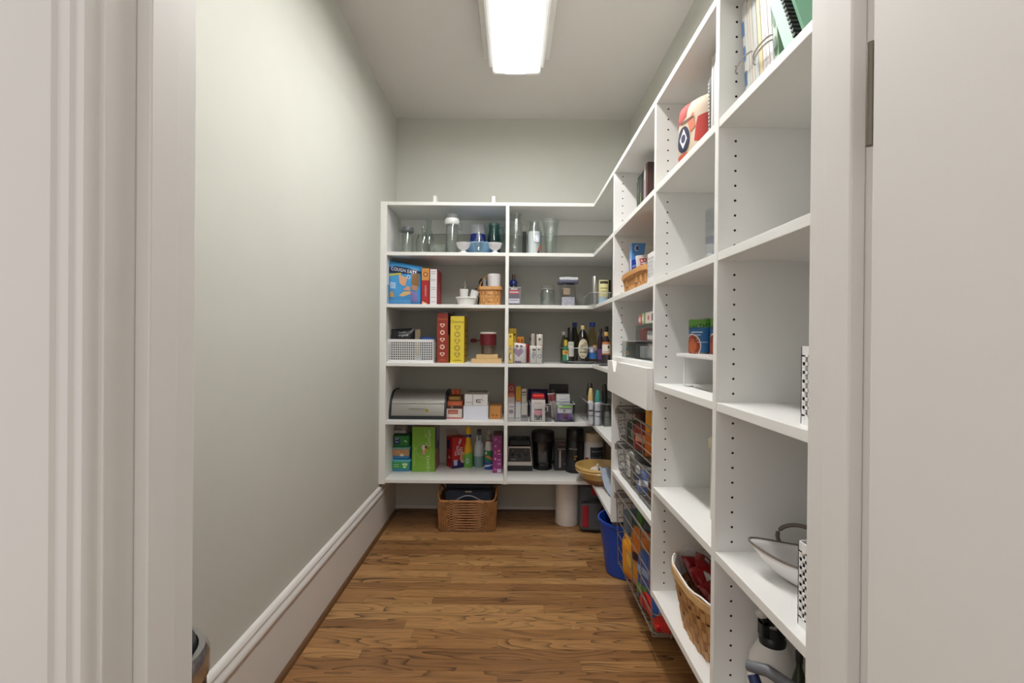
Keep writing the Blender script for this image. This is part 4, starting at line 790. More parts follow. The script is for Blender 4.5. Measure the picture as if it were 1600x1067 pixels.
deco(t, SC(R, 0, H*.46), wC(R), H*.46, [('r', 0, 1, .52, 1, (34, 134, 74)), ('r', 0, 1, .36, .52, (40, 110, 110)), ('r', 0, 1, 0, .36, (46, 78, 166)), ('e', .25, .86, .007, .009, (230, 240, 232)), ('p', [(.15, .7), (.9, .45), (.9, .54), (.5, .76)], (206, 130, 80)), ('p', [(.05, .1), (.9, .24), (.95, .3), (.05, .22)], (206, 216, 236))])
Yp = yb(777, 739, Z1)
carton('bag_box', 'tall magenta purple box with pale symbols beside the divider', 770, 784.5, 681, Z1, Yp, .16, (146, 50, 120), [('t', 'O', .3, .9, .020, (226, 180, 216)), ('t', 'A', .3, .72, .020, (236, 190, 220)), ('t', 'J', .3, .56, .020, (236, 190, 220)), ('e', .3, .38, .005, .006, (236, 190, 220)), ('e', .68, .6, .006, .006, (230, 170, 100)), ('r', .52, .92, .5, .53, (214, 130, 160)), ('r', .52, .92, .34, .37, (206, 130, 190)), ('r', .52, .88, .22, .28, (190, 120, 180)), ('r', .5, .95, .02, .11, (206, 196, 216)), ('r', .55, .9, .84, .86, (190, 110, 170)), ('e', .28, .1, .009, .009, (190, 90, 170))], top=(120, 70, 80))

# ================================================================== shelf 1 right: appliances
Yv = yb(811, 736, Z1); x0, x1 = gx(791, 720, Yv), gx(832, 720, Yv); w = x1-x0; H = gh(811, 698, Yv, Z1)
t = thing('countertop_blender', 'black blender motor base with a silver framed control panel', 'blender', ((x0+x1)/2, Yv, Z1))
G().extr([(-w*.5, 0), (w*.5, 0), (w*.5, .032), (-w*.5, .032)], .0, .17, 'y').ob('foot', mat((34, 34, 38), .4), t, bev=.004)
tr_ = lambda a, b, c, e: [(-a, c), (a, c), (b, e), (-b, e)]
G().extr(tr_(w*.48, w*.41, .030, H), .004, .165, 'y').ob('housing', mat((40, 40, 44), .4), t, bev=.004)
A, B = tr_(w*.49, w*.42, .034, H+.002), tr_(w*.45, w*.395, .056, H-.007)
g = G(); vs = [(x, -.004, z) for x, z in A+B] + [(x, .006, z) for x, z in A+B]
g.add(vs, [(i, (i+1) % 4, 4+(i+1) % 4, 4+i) for i in range(4)] + [(8+i, 8+(i+1) % 4, (i+1) % 4, i) for i in range(4)] + [(4+i, 4+(i+1) % 4, 12+(i+1) % 4, 12+i) for i in range(4)]).ob('bezel', mat((196, 190, 184), .3, .7), t, bev=.001)
G().extr(tr_(w*.45, w*.395, .056, H-.007), .0, .005, 'y').ob('control_panel', mat((52, 50, 54), .35), t)
def knob(par, x, z, r, col, y=-.012, nm='knob'):
    o = G().lathe([(0, 0), (r, 0), (r*.9, .013), (0, .014)], 24).ob(nm, mat(col, .4), par, True); o.rotation_euler = (PI/2, 0, 0); o.location = (x, .0, z); return o
knob(t, 0, H*.63, .0165, (24, 24, 26)); knob(t, 0, H*.63, .021, (120, 118, 120), nm='dial_ring').scale = (1, 1, .15)
knob(t, -w*.26, H*.64, .009, (36, 36, 38)); knob(t, w*.27, H*.64, .009, (36, 36, 38))
deco(t, lambda u, v, o: (-w*.4+u*w*.8, -.0002-o, .06+v*(H-.07)), w*.8, H-.07, [('r', .1, .32, .10, .15, (170, 168, 170)), ('r', .16, .22, .8, .84, (150, 148, 150)), ('r', .74, .84, .8, .84, (150, 148, 150))])
G().box(-w*.40, w*.42, .02, .15, H, H+.035).ob('jar_seat', mat((34, 34, 36), .4), t, bev=.006)
for s in (-.22, .2): G().box(w*s-.007, w*s+.007, .05, .07, H+.035, H+.052).ob('peg', mat((30, 30, 32), .4), t, bev=.003)
Yj = yb(848, 735, Z1)+.055; xj = gx(848, 700, Yj); Rj = (gx(866, 700, Yj)-gx(830, 700, Yj))/2; Hj = gh(848, 672, Yj, Z1)
t = thing('blender_jar', 'dark smoked blender jar with a thick black lid', 'blender jar', (xj, Yj, Z1))
G().lathe(glassprof([(Rj*.72, .01), (Rj*.78, .03), (Rj*.95, Hj*.78)], .003), 32).ob('jar', clear((212, 212, 216), name='jar_smoke', ior=1.6), t, True)
G().lathe([(0, 0), (Rj*.8, 0), (Rj*.8, .018), (Rj*.6, .026), (0, .026)], 28).ob('base_ring', BLACK, t, True)
G().lathe([(Rj*.96, Hj*.74), (Rj*1.0, Hj*.78), (Rj*1.0, Hj*.93), (Rj*.92, Hj*.98), (Rj*.5, Hj*.985), (Rj*.46, Hj), (0, Hj)], 32).ob('lid', mat((34, 34, 36), .45), t, True)
G().box(-Rj*.45, Rj*.3, -.02, .03, .027, Hj*.66).ob('tamper', mat((150, 136, 128), .3), t, bev=.01)
G().tube([(Rj*.9, -.01, Hj*.7), (Rj*1.28, -.02, Hj*.66), (Rj*1.25, -.02, Hj*.3), (Rj*.8, -.01, Hj*.16)], .008, 8).ob('handle', mat((40, 40, 42), .4), t, True)
Yk = yb(877, 735, Z1)
carton('can_opener', 'upright black appliance with a silver slider and pale top', 867, 890, 690, Z1, Yk, .09, (44, 42, 44), [('t', 'CONAIR', .5, .90, .014, (160, 110, 96)), ('r', .2, .85, .72, .76, (150, 140, 138)), ('r', .3, .42, .1, .7, (186, 180, 178)), ('r', .82, .84, .1, .72, (110, 106, 106)), ('r', .6, .78, .22, .235, (190, 188, 188))], cat='appliance', body='housing', rough=.3, top=(150, 140, 124))
Yk = 2.93; t = turned('protein_tub', 'black jar with a wide black screw lid at the back', 'jar', 884, 913, 669, Z1, Yk, [(.95, 0), (1, .02), (1, .68), (.86, .74)], mat((28, 28, 30), .3), [('lid', [(.88, .74), (.92, .76), (.92, .98), (.86, 1)], mat((22, 22, 24), .35))], hollow=False)
R = (gx(913, 669, Yk)-gx(884, 669, Yk))/2; deco(t, SC(R, .02, .18), wC(R), .18, [('r', .2, .55, .66, .69, (150, 150, 150)), ('r', .42, .56, .42, .47, (160, 120, 60)), ('r', .42, .5, .34, .38, (170, 150, 90))])
Yk = 2.90; t = turned('supplement_tub', 'white supplement tub with dark blue label and beige lid', 'jar', 913, 943, 676, Z1, Yk, [(.95, 0), (1, .03), (1, .72), (.84, .80)], mat((206, 202, 204), .35), [('lid', [(.80, .78), (.86, .8), (.86, .97), (.8, 1)], mat((206, 190, 168), .5))], hollow=False)
R = (gx(943, 676, Yk)-gx(913, 676, Yk))/2; deco(t, SC(R, .01, .15), wC(R), .15, [('r', .30, .92, .0, 1, (42, 50, 64)), ('r', .36, .86, .82, .86, (120, 130, 140)), ('t', 'WHEY', .6, .55, .034, (130, 140, 156), 0, .9), ('r', .4, .8, .38, .42, (90, 100, 120)), ('r', .06, .30, .06, .3, (70, 90, 150)), ('p', [(.06, .4), (.06, .55), (.22, .6), (.28, .5)], (160, 30, 40))])
turned('supplement_tub', 'tan jar half hidden behind the dark blue labelled tub', 'jar', 944, 962, 690, Z1, 2.90, [(.95, 0), (1, .03), (1, .9), (.9, 1)], mat((110, 92, 64), .4), hollow=False)
# yellow ware bowl, garlic, cloth
bx_, by_ = .482, 2.70; Rb = .135
t = thing('mixing_bowl', 'wide yellow glazed stoneware bowl with rolled rim and brown foot', 'bowl', (bx_, by_, Z1))
G().lathe([(0, .004), (.07, .0), (.075, .004), (.105, .035)], 48).ob('foot', mat((150, 104, 70), .5, var=.25, scale=25), t, True)
G().lathe([(.105, .035), (.122, .062), (.13, .066), (.135, .074), (.131, .080), (.137, .088), (.133, .097), (.124, .098), (.108, .06), (.08, .03), (.04, .014), (0, .012)], 48).ob('bowl', mat((206, 172, 104), .3, var=.08, scale=12, coat=.4), t, True)
t = thing('garlic_bulb', 'white garlic bulb lying in the yellow bowl', 'garlic', (bx_-.024, by_+.028, Z1+.020), 0, None, .12, .2)
G().lathe([(0, 0), (.016, .002), (.033, .018), (.036, .034), (.025, .052), (.009, .062), (.006, .078), (0, .08)], 40, wav=lambda a, j: .06*math.cos(7*a)).ob('bulb', mat((232, 218, 204), .6, var=.05, scale=40), t, True)
t = thing('tea_towel', 'pale blue grey tea towel draped over the bowl rim', 'towel', (bx_-.02, by_-.02, Z1))
pts = [(p+.042, q+.012, r) for p, q, r in [(-.03, -.045, .072), (-.038, -.075, .09), (-.042, -.108, .108), (-.038, -.125, .104), (-.032, -.142, .070), (-.024, -.175, .034), (-.012, -.225, .010), (-.002, -.28, .004)]]
def towel(u, v, o):
    k = v*(len(pts)-1); i = min(int(k), len(pts)-2); f = k-i; p = [pts[i][q]*(1-f)+pts[i+1][q]*f for q in range(3)]
    return (p[0]+(u-.15)*(.062-.015*v)+.002*math.sin(5*v), p[1]+.01*u, p[2]+.005*math.sin(u*9+v*3)*(1-v)+.004*u*(1-v)+.002)
G().grid(towel, 14, 28).ob('cloth', mat((176, 188, 206), .9, var=.06, scale=60), t, True, solid=.0022)

# ================================================================== floor, back
Yw = yb(730, 831, 0); x0, x1 = gx(683, 815, Yw), gx(775, 815, Yw); w = x1-x0; D = .23; Hw = .168
t = thing('wicker_basket', 'brown wicker basket with raised handles on the floor under the shelf', 'basket', ((x0+x1)/2, Yw+D/2, 0))
WK, WK2 = mat((172, 120, 70), .6, var=.2, scale=40), mat((120, 76, 40), .6, var=.2, scale=40)
wx = lambda tt, z, off=0: sq(tt, w/2*(.955+.045*z/Hw)+off, D/2*(.955+.045*z/Hw)+off, 9)
g = G(); NW, NS = 192, 48
rows_ = 22
for j in range(rows_):
    z = .012+(Hw-.02)*j/(rows_-1)
    g.tube([(*wx(2*PI*i/NW, z, .0036*math.cos(NS*2*PI*i/NW+PI*(j % 2))), z) for i in range(NW)], .0030, 5, True)
g.ob('weave', WK, t, True, kind='stuff')
g = G()
for i in range(NS): a = 2*PI*i/NS; g.tube([(*wx(a, 0), .002), (*wx(a, Hw), Hw)], .003, 5)
g.ob('stakes', WK2, t, True, kind='stuff')
g = G()
for k in range(2):
    P = []
    for i in range(96):
        a = 2*PI*i/96; x, y = wx(a, Hw); lift = .052*max(0, (abs(x)/(w/2)-.9)/.1)**1.0*max(0, 1-(abs(y)/(D/2))**2)**.5; P.append((x, y, Hw+lift+.004*math.sin(24*a+PI*k)))
    g.tube(P, .0055, 6, True)
g.ob('braided_rim', WK, t, True)
G().tube([(*wx(2*PI*i/96, 0, .001), .005+.003*math.sin(2*PI*i/96*30)) for i in range(96)], .0055, 6, True).ob('foot_braid', WK2, t, True)
G().prism([wx(2*PI*i/48, 0, -.004) for i in range(48)], .004, .010).ob('base', WK2, t)
tb = thing('cooler_bag', 'dark slate blue cooler bag with a strap sitting in the wicker basket', 'bag', (t.location.x+.006, t.location.y+.012, .012))
G().box(-w*.41, w*.41, -.085, .085, 0, .205).ob('body', mat((54, 62, 78), .8, var=.1, scale=50), tb, bev=.022, seg=3)
G().box(-w*.40, w*.40, -.06, .085, .204, .236).ob('top_flap', mat((40, 44, 56), .8), tb, bev=.012, seg=3)
G().tube([(-w*.22+.44*w*i/16, -.094-.010*math.sin(PI*i/16), .150+.032*math.sin(PI*i/16)) for i in range(17)], .0035, 8).ob('strap', mat((150, 152, 158), .5), tb, True)
G().box(-.018, .018, -.089, -.084, .196, .203).ob('zip_pull', mat((180, 176, 166), .3, .7), tb); G().tube([(w*.40, 0, .215), (w*.50, -.02, .225), (w*.56, -.02, .224)], .006, 8).ob('buckle', BLACK, tb, True)
Yt = yb(886, 823, 0); R = (gx(904, 800, Yt+.065)-gx(867.5, 800, Yt+.065))/2
t = thing('paper_towel_roll', 'white paper towel roll standing on the floor under the shelf', 'paper towel', (gx(886, 800, Yt+.07), Yt+R, 0))
G().lathe([(.02, 0), (R*.97, 0), (R, .004), (R, .245), (R*.96, .25), (.02, .25), (.02, 0)], 40).ob('roll', mat((236, 230, 226), .9, var=.02, scale=80), t, True)
G().lathe([(.019, .0), (.0205, .0), (.0205, .254), (.0185, .254), (.0185, 0)], 24).ob('core', mat((120, 92, 62), .8), t, True)
Yk = yb(928, 834, 0); x0, x1 = gx(908, 815, Yk), gx(951, 815, Yk); w = x1-x0
t = thing('cooler_backpack', 'grey and red zipped cooler backpack on the floor in the corner', 'backpack', ((x0+x1)/2, Yk+.10, 0), -.08)
G().box(-w/2, w/2, -.09, .09, 0, .262).ob('body', mat((78, 80, 86), .75, var=.08, scale=60), t, bev=.028, seg=4)
G().box(-w*.44, w*.46, -.101, -.086, .02, .165).ob('front_pocket', mat((86, 88, 94), .75), t, bev=.012, seg=3)
G().box(-w*.40, -w*.18, -.106, -.098, .035, .155).ob('red_panel', mat((160, 24, 40), .7), t, bev=.004); G().box(-w*.1, w*.48, -.093, -.04, .205, .2645).ob('red_top', mat((150, 20, 34), .7), t, bev=.012)
G().tube([(-w*.46, -.094, .172), (-w*.1, -.102, .190), (w*.3, -.100, .185), (w*.47, -.09, .176)], .0065, 8).ob('zip', mat((40, 40, 44), .6), t, True)
G().tube([(w*.18, -.10, .115), (w*.2, -.118, .13), (w*.36, -.112, .165), (w*.45, -.098, .185)], .007, 8).ob('pull_strap', mat((52, 52, 58), .7), t, True)
# blue tub
t = thing('blue_tub', 'bright blue plastic bucket on the floor beside the lowest wire basket', 'bucket', (.545, 2.285, 0))
G().lathe([(0, 0), (.095, 0), (.104, .006), (.138, .235), (.144, .238), (.144, .250), (.136, .250), (.133, .238), (.1, .012), (0, .01)], 48, sy=.95).ob('tub', mat((22, 72, 176), .35), t, True)
vessel('plastic_bottle', 'white bottle with a grey cap standing in the blue bucket', 'bottle', .49, 2.29, .014, [(0, 0), (.038, 0), (.04, .01), (.04, .15), (.022, .19), (.022, .2), (0, .2)], mat((214, 210, 204), .4), [('cap', [(0, .2), (.024, .2), (.024, .225), (0, .226)], mat((150, 150, 152), .4))])
bag('rubber_gloves', 'yellow rubber gloves stuffed into the blue bucket', (.500, 2.235, .10), .085, .13, .045, (206, 176, 56), rz=.7, rx=-.1, cat='gloves', body='gloves')

# ================================================================== right wall, bay A
BOOKZ = Z5
def book(label, y0, y1, h, x0, depth, col, z, lean=0, spine=None, group='books on the top right shelves', pages=(226, 222, 210), comb=None, hard=.0025):
    """a book standing on its lower edge, spine towards the aisle"""
    th = thing('book', label, 'book', (x0, (y0+y1)/2, z), 0, group, lean); t = y1-y0; m = mat(col, .45)
    G().box(.001, depth, -t/2, -t/2+hard, 0, h).ob('cover', m, th); G().box(.001, depth, t/2-hard, t/2, 0, h).ob('cover', m, th); G().box(0, hard, -t/2+hard*.5, t/2-hard*.5, 0, h).ob('spine', m if not comb else mat(comb, .4), th, bev=.0008)
    G().box(hard, depth-.004, -t/2+hard, t/2-hard, .003, h-.003).ob('pages', mat(pages, .8, var=.04, scale=200, stretch=(1, 40, 1)), th)
    if spine: deco(th, lambda u, v, o: (-o, t/2-u*t, v*h), t, h, spine)
    return th
yy = 2.055
for tk, hh, dx, col, lab, sp in ((.026, .175, .004, (44, 40, 34), 'dark brown book at the far end of the cookbook row', [('r', .2, .8, .7, .8, (120, 100, 70))]), (.038, .188, 0, (38, 52, 40), 'thick dark green cookbook', [('r', .3, .7, .2, .8, (70, 84, 60))]), (.030, .186, 0, (30, 46, 38), 'green black cookbook beside the thick one', [('r', .3, .7, .15, .6, (120, 120, 90))]),
        (.03, .19, .002, (52, 48, 40), 'dark olive cookbook left of the pale one', []), (.022, .205, .0, (196, 190, 190), 'pale pink cookbook next to the upright', [('r', .2, .8, .3, .7, (160, 120, 140))]), (.03, .2, 0, (70, 46, 40), 'brown cookbook nearest the drilled upright', [])):
    book(lab, yy-tk, yy, hh, .505+dx, .15, col, Z5, 0, sp); yy -= tk+.0006
B1x, B1y = .546, 1.925
splint_basket('wooden_basket', 'long low woven wood basket on the shelf above the organizers', (B1x, B1y, Z4), .092, .212, .072, 3, 22, 4.0, ((204, 150, 92), (176, 122, 66)), taper=.9)
cx = .505
t = thing('carton_pack', 'tall pale blue and white carton standing in the long basket', 'box', (.534, 2.062, Z4+.006))
w, d, H = .092, .04, .205
G().box(-w/2, w/2, -d/2, d/2, 0, H).ob('carton', mat((206, 206, 200), .4), t, bev=.0015)
deco(t, SF(w, d, H), w, H, [('p', [(0, 0), (0, 1), (.62, 1), (.36, .2), (.34, 0)], (88, 150, 214)), ('e', .22, .9, .009, .013, (214, 226, 240)), ('e', .24, .9, .006, .010, (60, 80, 140)), ('r', .62, .86, .44, .50, (110, 112, 104)), ('p', [(.9, 0), (.9, .3), (1, .5), (1, 0)], (130, 160, 140))]); deco(t, SL(w, d, H), d, H, [('r', 0, 1, 0, 1, (116, 170, 224))])
t = thing('wipes_pack', 'royal blue and white packet leaning in the long basket', 'packet', (.500, 2.02, Z4+.006), 0, None, -.06)
G().box(-.026, .026, -.008, .008, 0, .135).ob('packet', mat((34, 70, 176), .4), t, bev=.004); deco(t, SF(.052, .016, .135), .052, .135, [('r', .0, .14, 0, 1, (224, 226, 232)), ('p', [(.2, .8), (.9, .9), (.9, .84), (.2, .74)], (130, 160, 220)), ('p', [(.3, .66), (.9, .74), (.9, .7), (.3, .62)], (120, 150, 214))])
t = thing('bandage_box', 'small white box with red vertical lettering leaning in the basket', 'box', (.522, 1.96, Z4+.006), 0, None, -.04, -.10)
G().box(-.022, .022, -.010, .010, 0, .142).ob('carton', mat((236, 232, 230), .4), t, bev=.001); deco(t, SF(.044, .02, .142), .044, .142, [('t', 'BAND', .5, .55, .040, (190, 24, 36), -PI/2, .95)])
perforated_bin('perforated_bin', 'small white perforated bin beside the upright and the long basket', .446, .66, 1.558, 1.648, Z4, .095, 'white perforated bins')
clearbin('acrylic_bin', 'smoky grey low bin above the notched drawer', .468, .62, 1.885, 2.12, ZA3, .068, SMOKE)
t = thing('storage_organizer', 'clear stacked drawer organizer above the drawer', 'organizer', (.562, 1.72, ZA3))
w, d, H = .2, .28, .13
g = G()
for zz in (0, H/2, H-.003): g.box(-w/2, w/2, -d/2, d/2, zz, zz+.003)
g.box(-w/2, w/2, d/2-.003, d/2, .003, H-.003); g.box(-w/2, w/2, -d/2, -d/2+.003, .003, H-.003); g.ob('case', ACRYL, t)
for k, zz in enumerate((.006, H/2+.006)):
    dd = G().box(-w/2-.002, -w/2+.002, -d/2+.006, d/2-.006, zz, zz+H/2-.010).ob('drawer_front', clear((240, 242, 243), name='drawer_clear', ior=1.7), t)
    G().box(-w/2+.02, w/2-.02, -d/2+.03, .06, zz, zz+.035).ob('contents', mat(((196, 196, 194), (206, 208, 206))[k], .6, var=.2, scale=60), t, bev=.006)
    G().box(-w/2+.01, -w/2+.06, .07, .12, zz, zz+.045).ob('packet', mat(((206, 206, 204), (190, 90, 90))[k], .5), t, bev=.004)
for yk, col, lab, hh in ((1.835, (196, 66, 60), 'red packet lying on the clear drawer organizer', .034), (1.79, (150, 170, 120), 'green edged packet on the clear drawer organizer', .040), (1.70, (206, 200, 190), 'cream box with a red mark on the drawer organizer', .040)):
    t = thing('tea_packet', lab, 'packet', (.50, yk, ZA3+H+.0006)); ww = .036 if col[0] != 206 else .12
    G().box(-.03, .12, -ww/2, ww/2, 0, hh).ob('carton', mat(col, .5), t, bev=.002)
    deco(t, lambda u, v, o: (-.03-o, ww/2-u*ww, v*hh), ww, hh, [('e', .35, .5, .008, .009, (230, 220, 210) if col[0] != 206 else (190, 50, 50)), ('r', .7, .95, .2, .8, (50, 46, 44) if col[0] == 206 else (220, 214, 200))])

# contents of the wire baskets
def pk(label, x, y, z, w, h, t_, col, rz, rx=0, items=(), ry=0, name='snack_bag'):
    return bag(name, label, (x, y, z), w, h, t_, col, items, rz, rx, ry=ry, cat='bag', group='bags in the wire baskets')
pk('bright orange snack bag at the near end of the upper wire basket', .530, 1.72, .660, .13, .175, .06, (226, 120, 24), -.35, -.08, [('p', [(.0, .5), (.0, 1), (.35, 1), (.3, .5)], (240, 166, 40)), ('e', .6, .3, .022, .022, (240, 206, 150)), ('p', [(.1, .92), (.1, 1), (.4, 1), (.4, .95)], (200, 40, 30))])
pk('deep red orange snack bag behind the bright orange one', .585, 1.645, .660, .13, .18, .05, (206, 66, 24), -.2)
pk('dark green pouch in the middle of the upper wire basket', .560, 1.83, .660, .10, .125, .05, (48, 58, 50), -.2, -.1, [('r', .1, .9, .6, .7, (120, 130, 120))])
pk('red foil packet at the back of the upper wire basket', .60, 1.90, .660, .15, .132, .05, (150, 34, 36), 0, .1)
pk('brown packet along the far side of the upper wire basket', .57, 2.02, .660, .14, .115, .05, (96, 58, 48), .1)
vessel('small_cup', 'white plastic cup at the far end of the middle wire basket', 'cup', .502, 2.02, .518, [(0, 0), (.026, 0), (.033, .085), (.03, .085), (.024, .003), (0, .003)], mat((226, 224, 222), .4))
pk('grey foil bag in the middle wire basket beside the cup', .52, 1.90, .517, .13, .125, .06, (118, 116, 112), .2, -.15)
pk('black box shaped pouch at the back of the middle wire basket', .62, 1.93, .517, .12, .13, .07, (30, 30, 32), .0)
pk('blue and white packet at the front of the middle wire basket', .495, 1.745, .517, .12, .085, .05, (86, 108, 160), -.9, -.2, [('r', .1, .9, .35, .6, (206, 212, 226))])
pk('pale grey green pouch in the middle wire basket', .57, 1.76, .517, .12, .135, .05, (140, 156, 148), -.3, -.2, [('r', .1, .9, .1, .4, (110, 70, 50))])
pk('brown red packet at the near end of the middle wire basket', .54, 1.645, .517, .12, .125, .05, (122, 66, 48), -.2, -.1, [('e', .3, .6, .016, .02, (226, 206, 170)), ('e', .7, .4, .012, .018, (206, 190, 170))])
pk('dark red snack packet pressed against the front wires of the upper basket', .492, 1.80, .660, .13, .10, .045, (140, 36, 34), -1.2, .05, [('r', .2, .8, .4, .7, (206, 150, 120))])
pk('black and green packet at the front of the upper wire basket', .492, 1.925, .660, .11, .095, .045, (44, 54, 46), -1.1, .05, [('e', .5, .5, .02, .02, (130, 140, 110))])
pk('silver white packet at the front of the middle wire basket', .495, 1.86, .517, .11, .085, .04, (196, 194, 192), -1.2, .0, [('r', .2, .8, .3, .6, (70, 84, 130))])
pk('dark brown packet at the near front of the middle wire basket', .492, 1.655, .517, .09, .09, .04, (86, 56, 44), -1.2, .0, [('e', .5, .5, .018, .016, (220, 190, 140))])
pk('orange and dark packet filling the middle of the lowest wire basket', .50, 1.845, .225, .14, .13, .05, (206, 116, 40), -1.2, 0, [('r', .1, .9, .1, .35, (60, 40, 36))])
pk('blue and silver packet high at the near end of the lowest wire basket', .505, 1.655, .215, .10, .15, .05, (92, 112, 158), -1.1, 0, [('r', .2, .8, .5, .75, (206, 210, 218)), ('r', .2, .5, .2, .3, (186, 60, 50))])
for lab, x, y, z, w_, h_, t_, c, rz, rx, it in (
    ('grey blue bag high at the far end of the lowest wire basket', .53, 2.06, .20, .13, .17, .06, (110, 124, 140), .2, 0, []),
    ('yellow orange cracker bag along the front of the lowest wire basket', .492, 1.93, .118, .19, .165, .055, (222, 148, 36), -1.35, .05, [('r', .0, 1, .0, .2, (206, 120, 30)), ('e', .5, .6, .03, .03, (240, 196, 90))]),
    ('dark grey bag lying over the yellow cracker bag', .545, 1.86, .235, .16, .13, .06, (84, 86, 92), -1.0, -.2, []),
    ('green leafed pouch near the rim of the lowest wire basket', .56, 2.0, .24, .10, .17, .05, (86, 130, 70), -.2, 0, []),
    ('black pouch near the rim of the lowest wire basket', .59, 1.86, .24, .12, .17, .06, (32, 30, 34), -.3, 0, []),
    ('red and orange pouch near the rim of the lowest wire basket', .58, 1.72, .24, .12, .16, .06, (196, 84, 40), -.3, 0, [('r', .1, .9, .3, .5, (240, 190, 90))]),
    ('blue foil bag in the middle of the lowest wire basket', .505, 1.745, .125, .16, .18, .06, (60, 84, 150), -1.2, .0, [('r', .1, .9, .6, .75, (150, 170, 206)), ('r', .1, .5, .2, .4, (96, 140, 70))]),
    ('bright blue snack bag at the near end of the lowest wire basket', .555, 1.628, .150, .17, .16, .05, (44, 92, 176), -.12, -.12, [('e', .45, .45, .034, .03, (34, 40, 60)), ('e', .45, .5, .014, .016, (190, 180, 170)), ('p', [(.6, .6), (.7, .9), (.8, .85), (.74, .6)], (110, 170, 70)), ('r', .1, .8, .1, .2, (110, 160, 220))]),
    ('red bag along the floor of the lowest wire basket', .50, 1.70, .116, .22, .07, .06, (190, 40, 40), -1.45, 0, [])):
    pk(lab, x, y, z, w_, h_, t_, c, rz, rx, it)
t = thing('snack_tray', 'red plastic tray lying at the near end of the lowest wire basket', 'tray', (.563, 1.645, .1165))
G().box(-.088, .10, -.036, .03, 0, .022).ob('tray', mat((196, 36, 38), .3), t, bev=.006); G().box(-.07, .02, -.037, -.0355, .006, .014).ob('label_strip', mat((226, 150, 140), .4), t)

# bay B
fb = bag('flour_bag', 'red and cream flour bag with a round emblem lying near books', (.512, 1.352, Z5), .14, .185, .085, (206, 186, 164), [
    ('p', [(.02, .62), (.02, .97), (.45, .97), (.35, .72)], (176, 44, 34)), ('p', [(.62, .3), (.72, .62), (.98, .66), (.98, .2)], (176, 44, 34)), ('p', [(.05, .0), (.03, .16), (.4, .2), (.5, 0)], (196, 90, 66)), ('p', [(.42, .62), (.6, .72), (.66, .5), (.5, .45)], (206, 120, 90)),
    ('e', .30, .40, .024, .036, (30, 34, 62)), ('p', [(.2, .4), (.3, .56), (.4, .4), (.3, .26)], (226, 222, 222)), ('e', .30, .41, .008, .012, (60, 64, 96)), ('r', .2, .6, .64, .67, (120, 80, 66))], rz=-1.15, rough=.6)
book('black comb bound notebook beside the flour bag', 1.235, 1.262, .185, .492, .16, (48, 44, 40), Z5, 0, [('r', .3, .6, v/20, v/20+.025, (200, 198, 190)) for v in range(1, 19)])
book('white spined photo binder next to the comb bound notebook', 1.209, 1.2335, .225, .488, .18, (206, 204, 202), Z5, 0, [('r', .55, .75, .1, .9, (150, 148, 146))])
book('white book with a brown picture beside the upright', 1.180, 1.207, .222, .486, .18, (220, 218, 216), Z5, 0, [('r', .35, .95, .3, .8, (52, 32, 26)), ('r', .5, .9, .45, .55, (170, 110, 50))])
clearbin('acrylic_bin', 'tall clear acrylic box beside the upright on the second shelf', .49, .62, 1.115, 1.268, Z4, .142, rim=False)
vessel('small_cup', 'white cup inside the tall clear acrylic box', 'cup', .535, 1.235, Z4+.003, [(0, 0), (.022, 0), (.026, .035), (0, .035)], mat((224, 224, 222), .5))
bag('plastic_packet', 'clear grey packet standing above the cup in the acrylic box', (.545, 1.19, Z4+.003), .06, .115, .03, (176, 182, 188))
t = thing('riser_shelf', 'small white wire riser under the soup cans', 'riser', (.5, 0, Z3)); RZ = .098
G().box(-.022, .19, 1.105, 1.447, RZ-.012, RZ-.004).ob('top', mat((226, 224, 222), .4), t, bev=.002); g = G()
for i in range(28): y = 1.108+.336*i/27; g.tube([(-.022, y, RZ-.003), (.19, y, RZ-.003)], .0022, 6)
g.ob('top_wires', mat((232, 230, 228), .4), t, True)
for x in (-.005, .17):
    for y in (1.12, 1.425): G().tube([(x, y, RZ-.010), (x, y, .003), (x+(.025 if y > 1.3 else .02), y, .0028)], .0028, 8).ob('leg', mat((232, 230, 228), .4), t, True)
def can(label, x, y):
    r, H = .0355, .097; t = thing('soup_can', label, 'can', (x, y, Z3+RZ), 0, 'soup cans on the riser')
    G().lathe([(0, 0), (r*.97, 0), (r, .003), (r, H-.003), (r*.97, H), (r*.92, H-.002), (0, H-.002)], 32).ob('can', mat((150, 150, 148), .3, .8), t, True)
    deco(t, SC(r, .003, H-.006, 178, -110), wC(r, 178), H-.006, [('r', 0, 1, 0, 1, (44, 104, 158)), ('r', 0, 1, .76, 1, (92, 148, 56)), ('e', .36, .2, .028, .034, (226, 206, 190)), ('e', .36, .19, .025, .031, (130, 52, 34)), ('e', .37, .18, .014, .017, (170, 84, 44)), ('t', 'HEALTHY', .44, .78, .016, (20, 30, 50), .15), ('r', .36, .5, .60, .63, (210, 226, 240)), ('r', .40, .48, .52, .54, (210, 226, 240)), ('r', .44, .58, .3, .32, (190, 214, 236))] + [('r', .56, .68, v, v+.02, (30, 60, 100)) for v in (.1, .2, .3, .4, .5, .6)])
can('blue and green labelled soup can in front on the white riser', .535, 1.397); can('soup can half hidden right of the front can on the riser', .562, 1.312); can('soup can standing behind the front can on the riser', .615, 1.385)
vessel('storage_jar', 'pale cream canister with a lid peeking out beside the upright', 'canister', .565, 1.236, Z2, [(0, 0), (.06, 0), (.063, .006), (.063, .185), (0, .185)], mat((226, 222, 206), .4), [('lid', [(0, .185), (.069, .185), (.070, .205), (.06, .212), (0, .212)], mat((232, 226, 196), .4))])
BKX, BKY = .573, 1.283
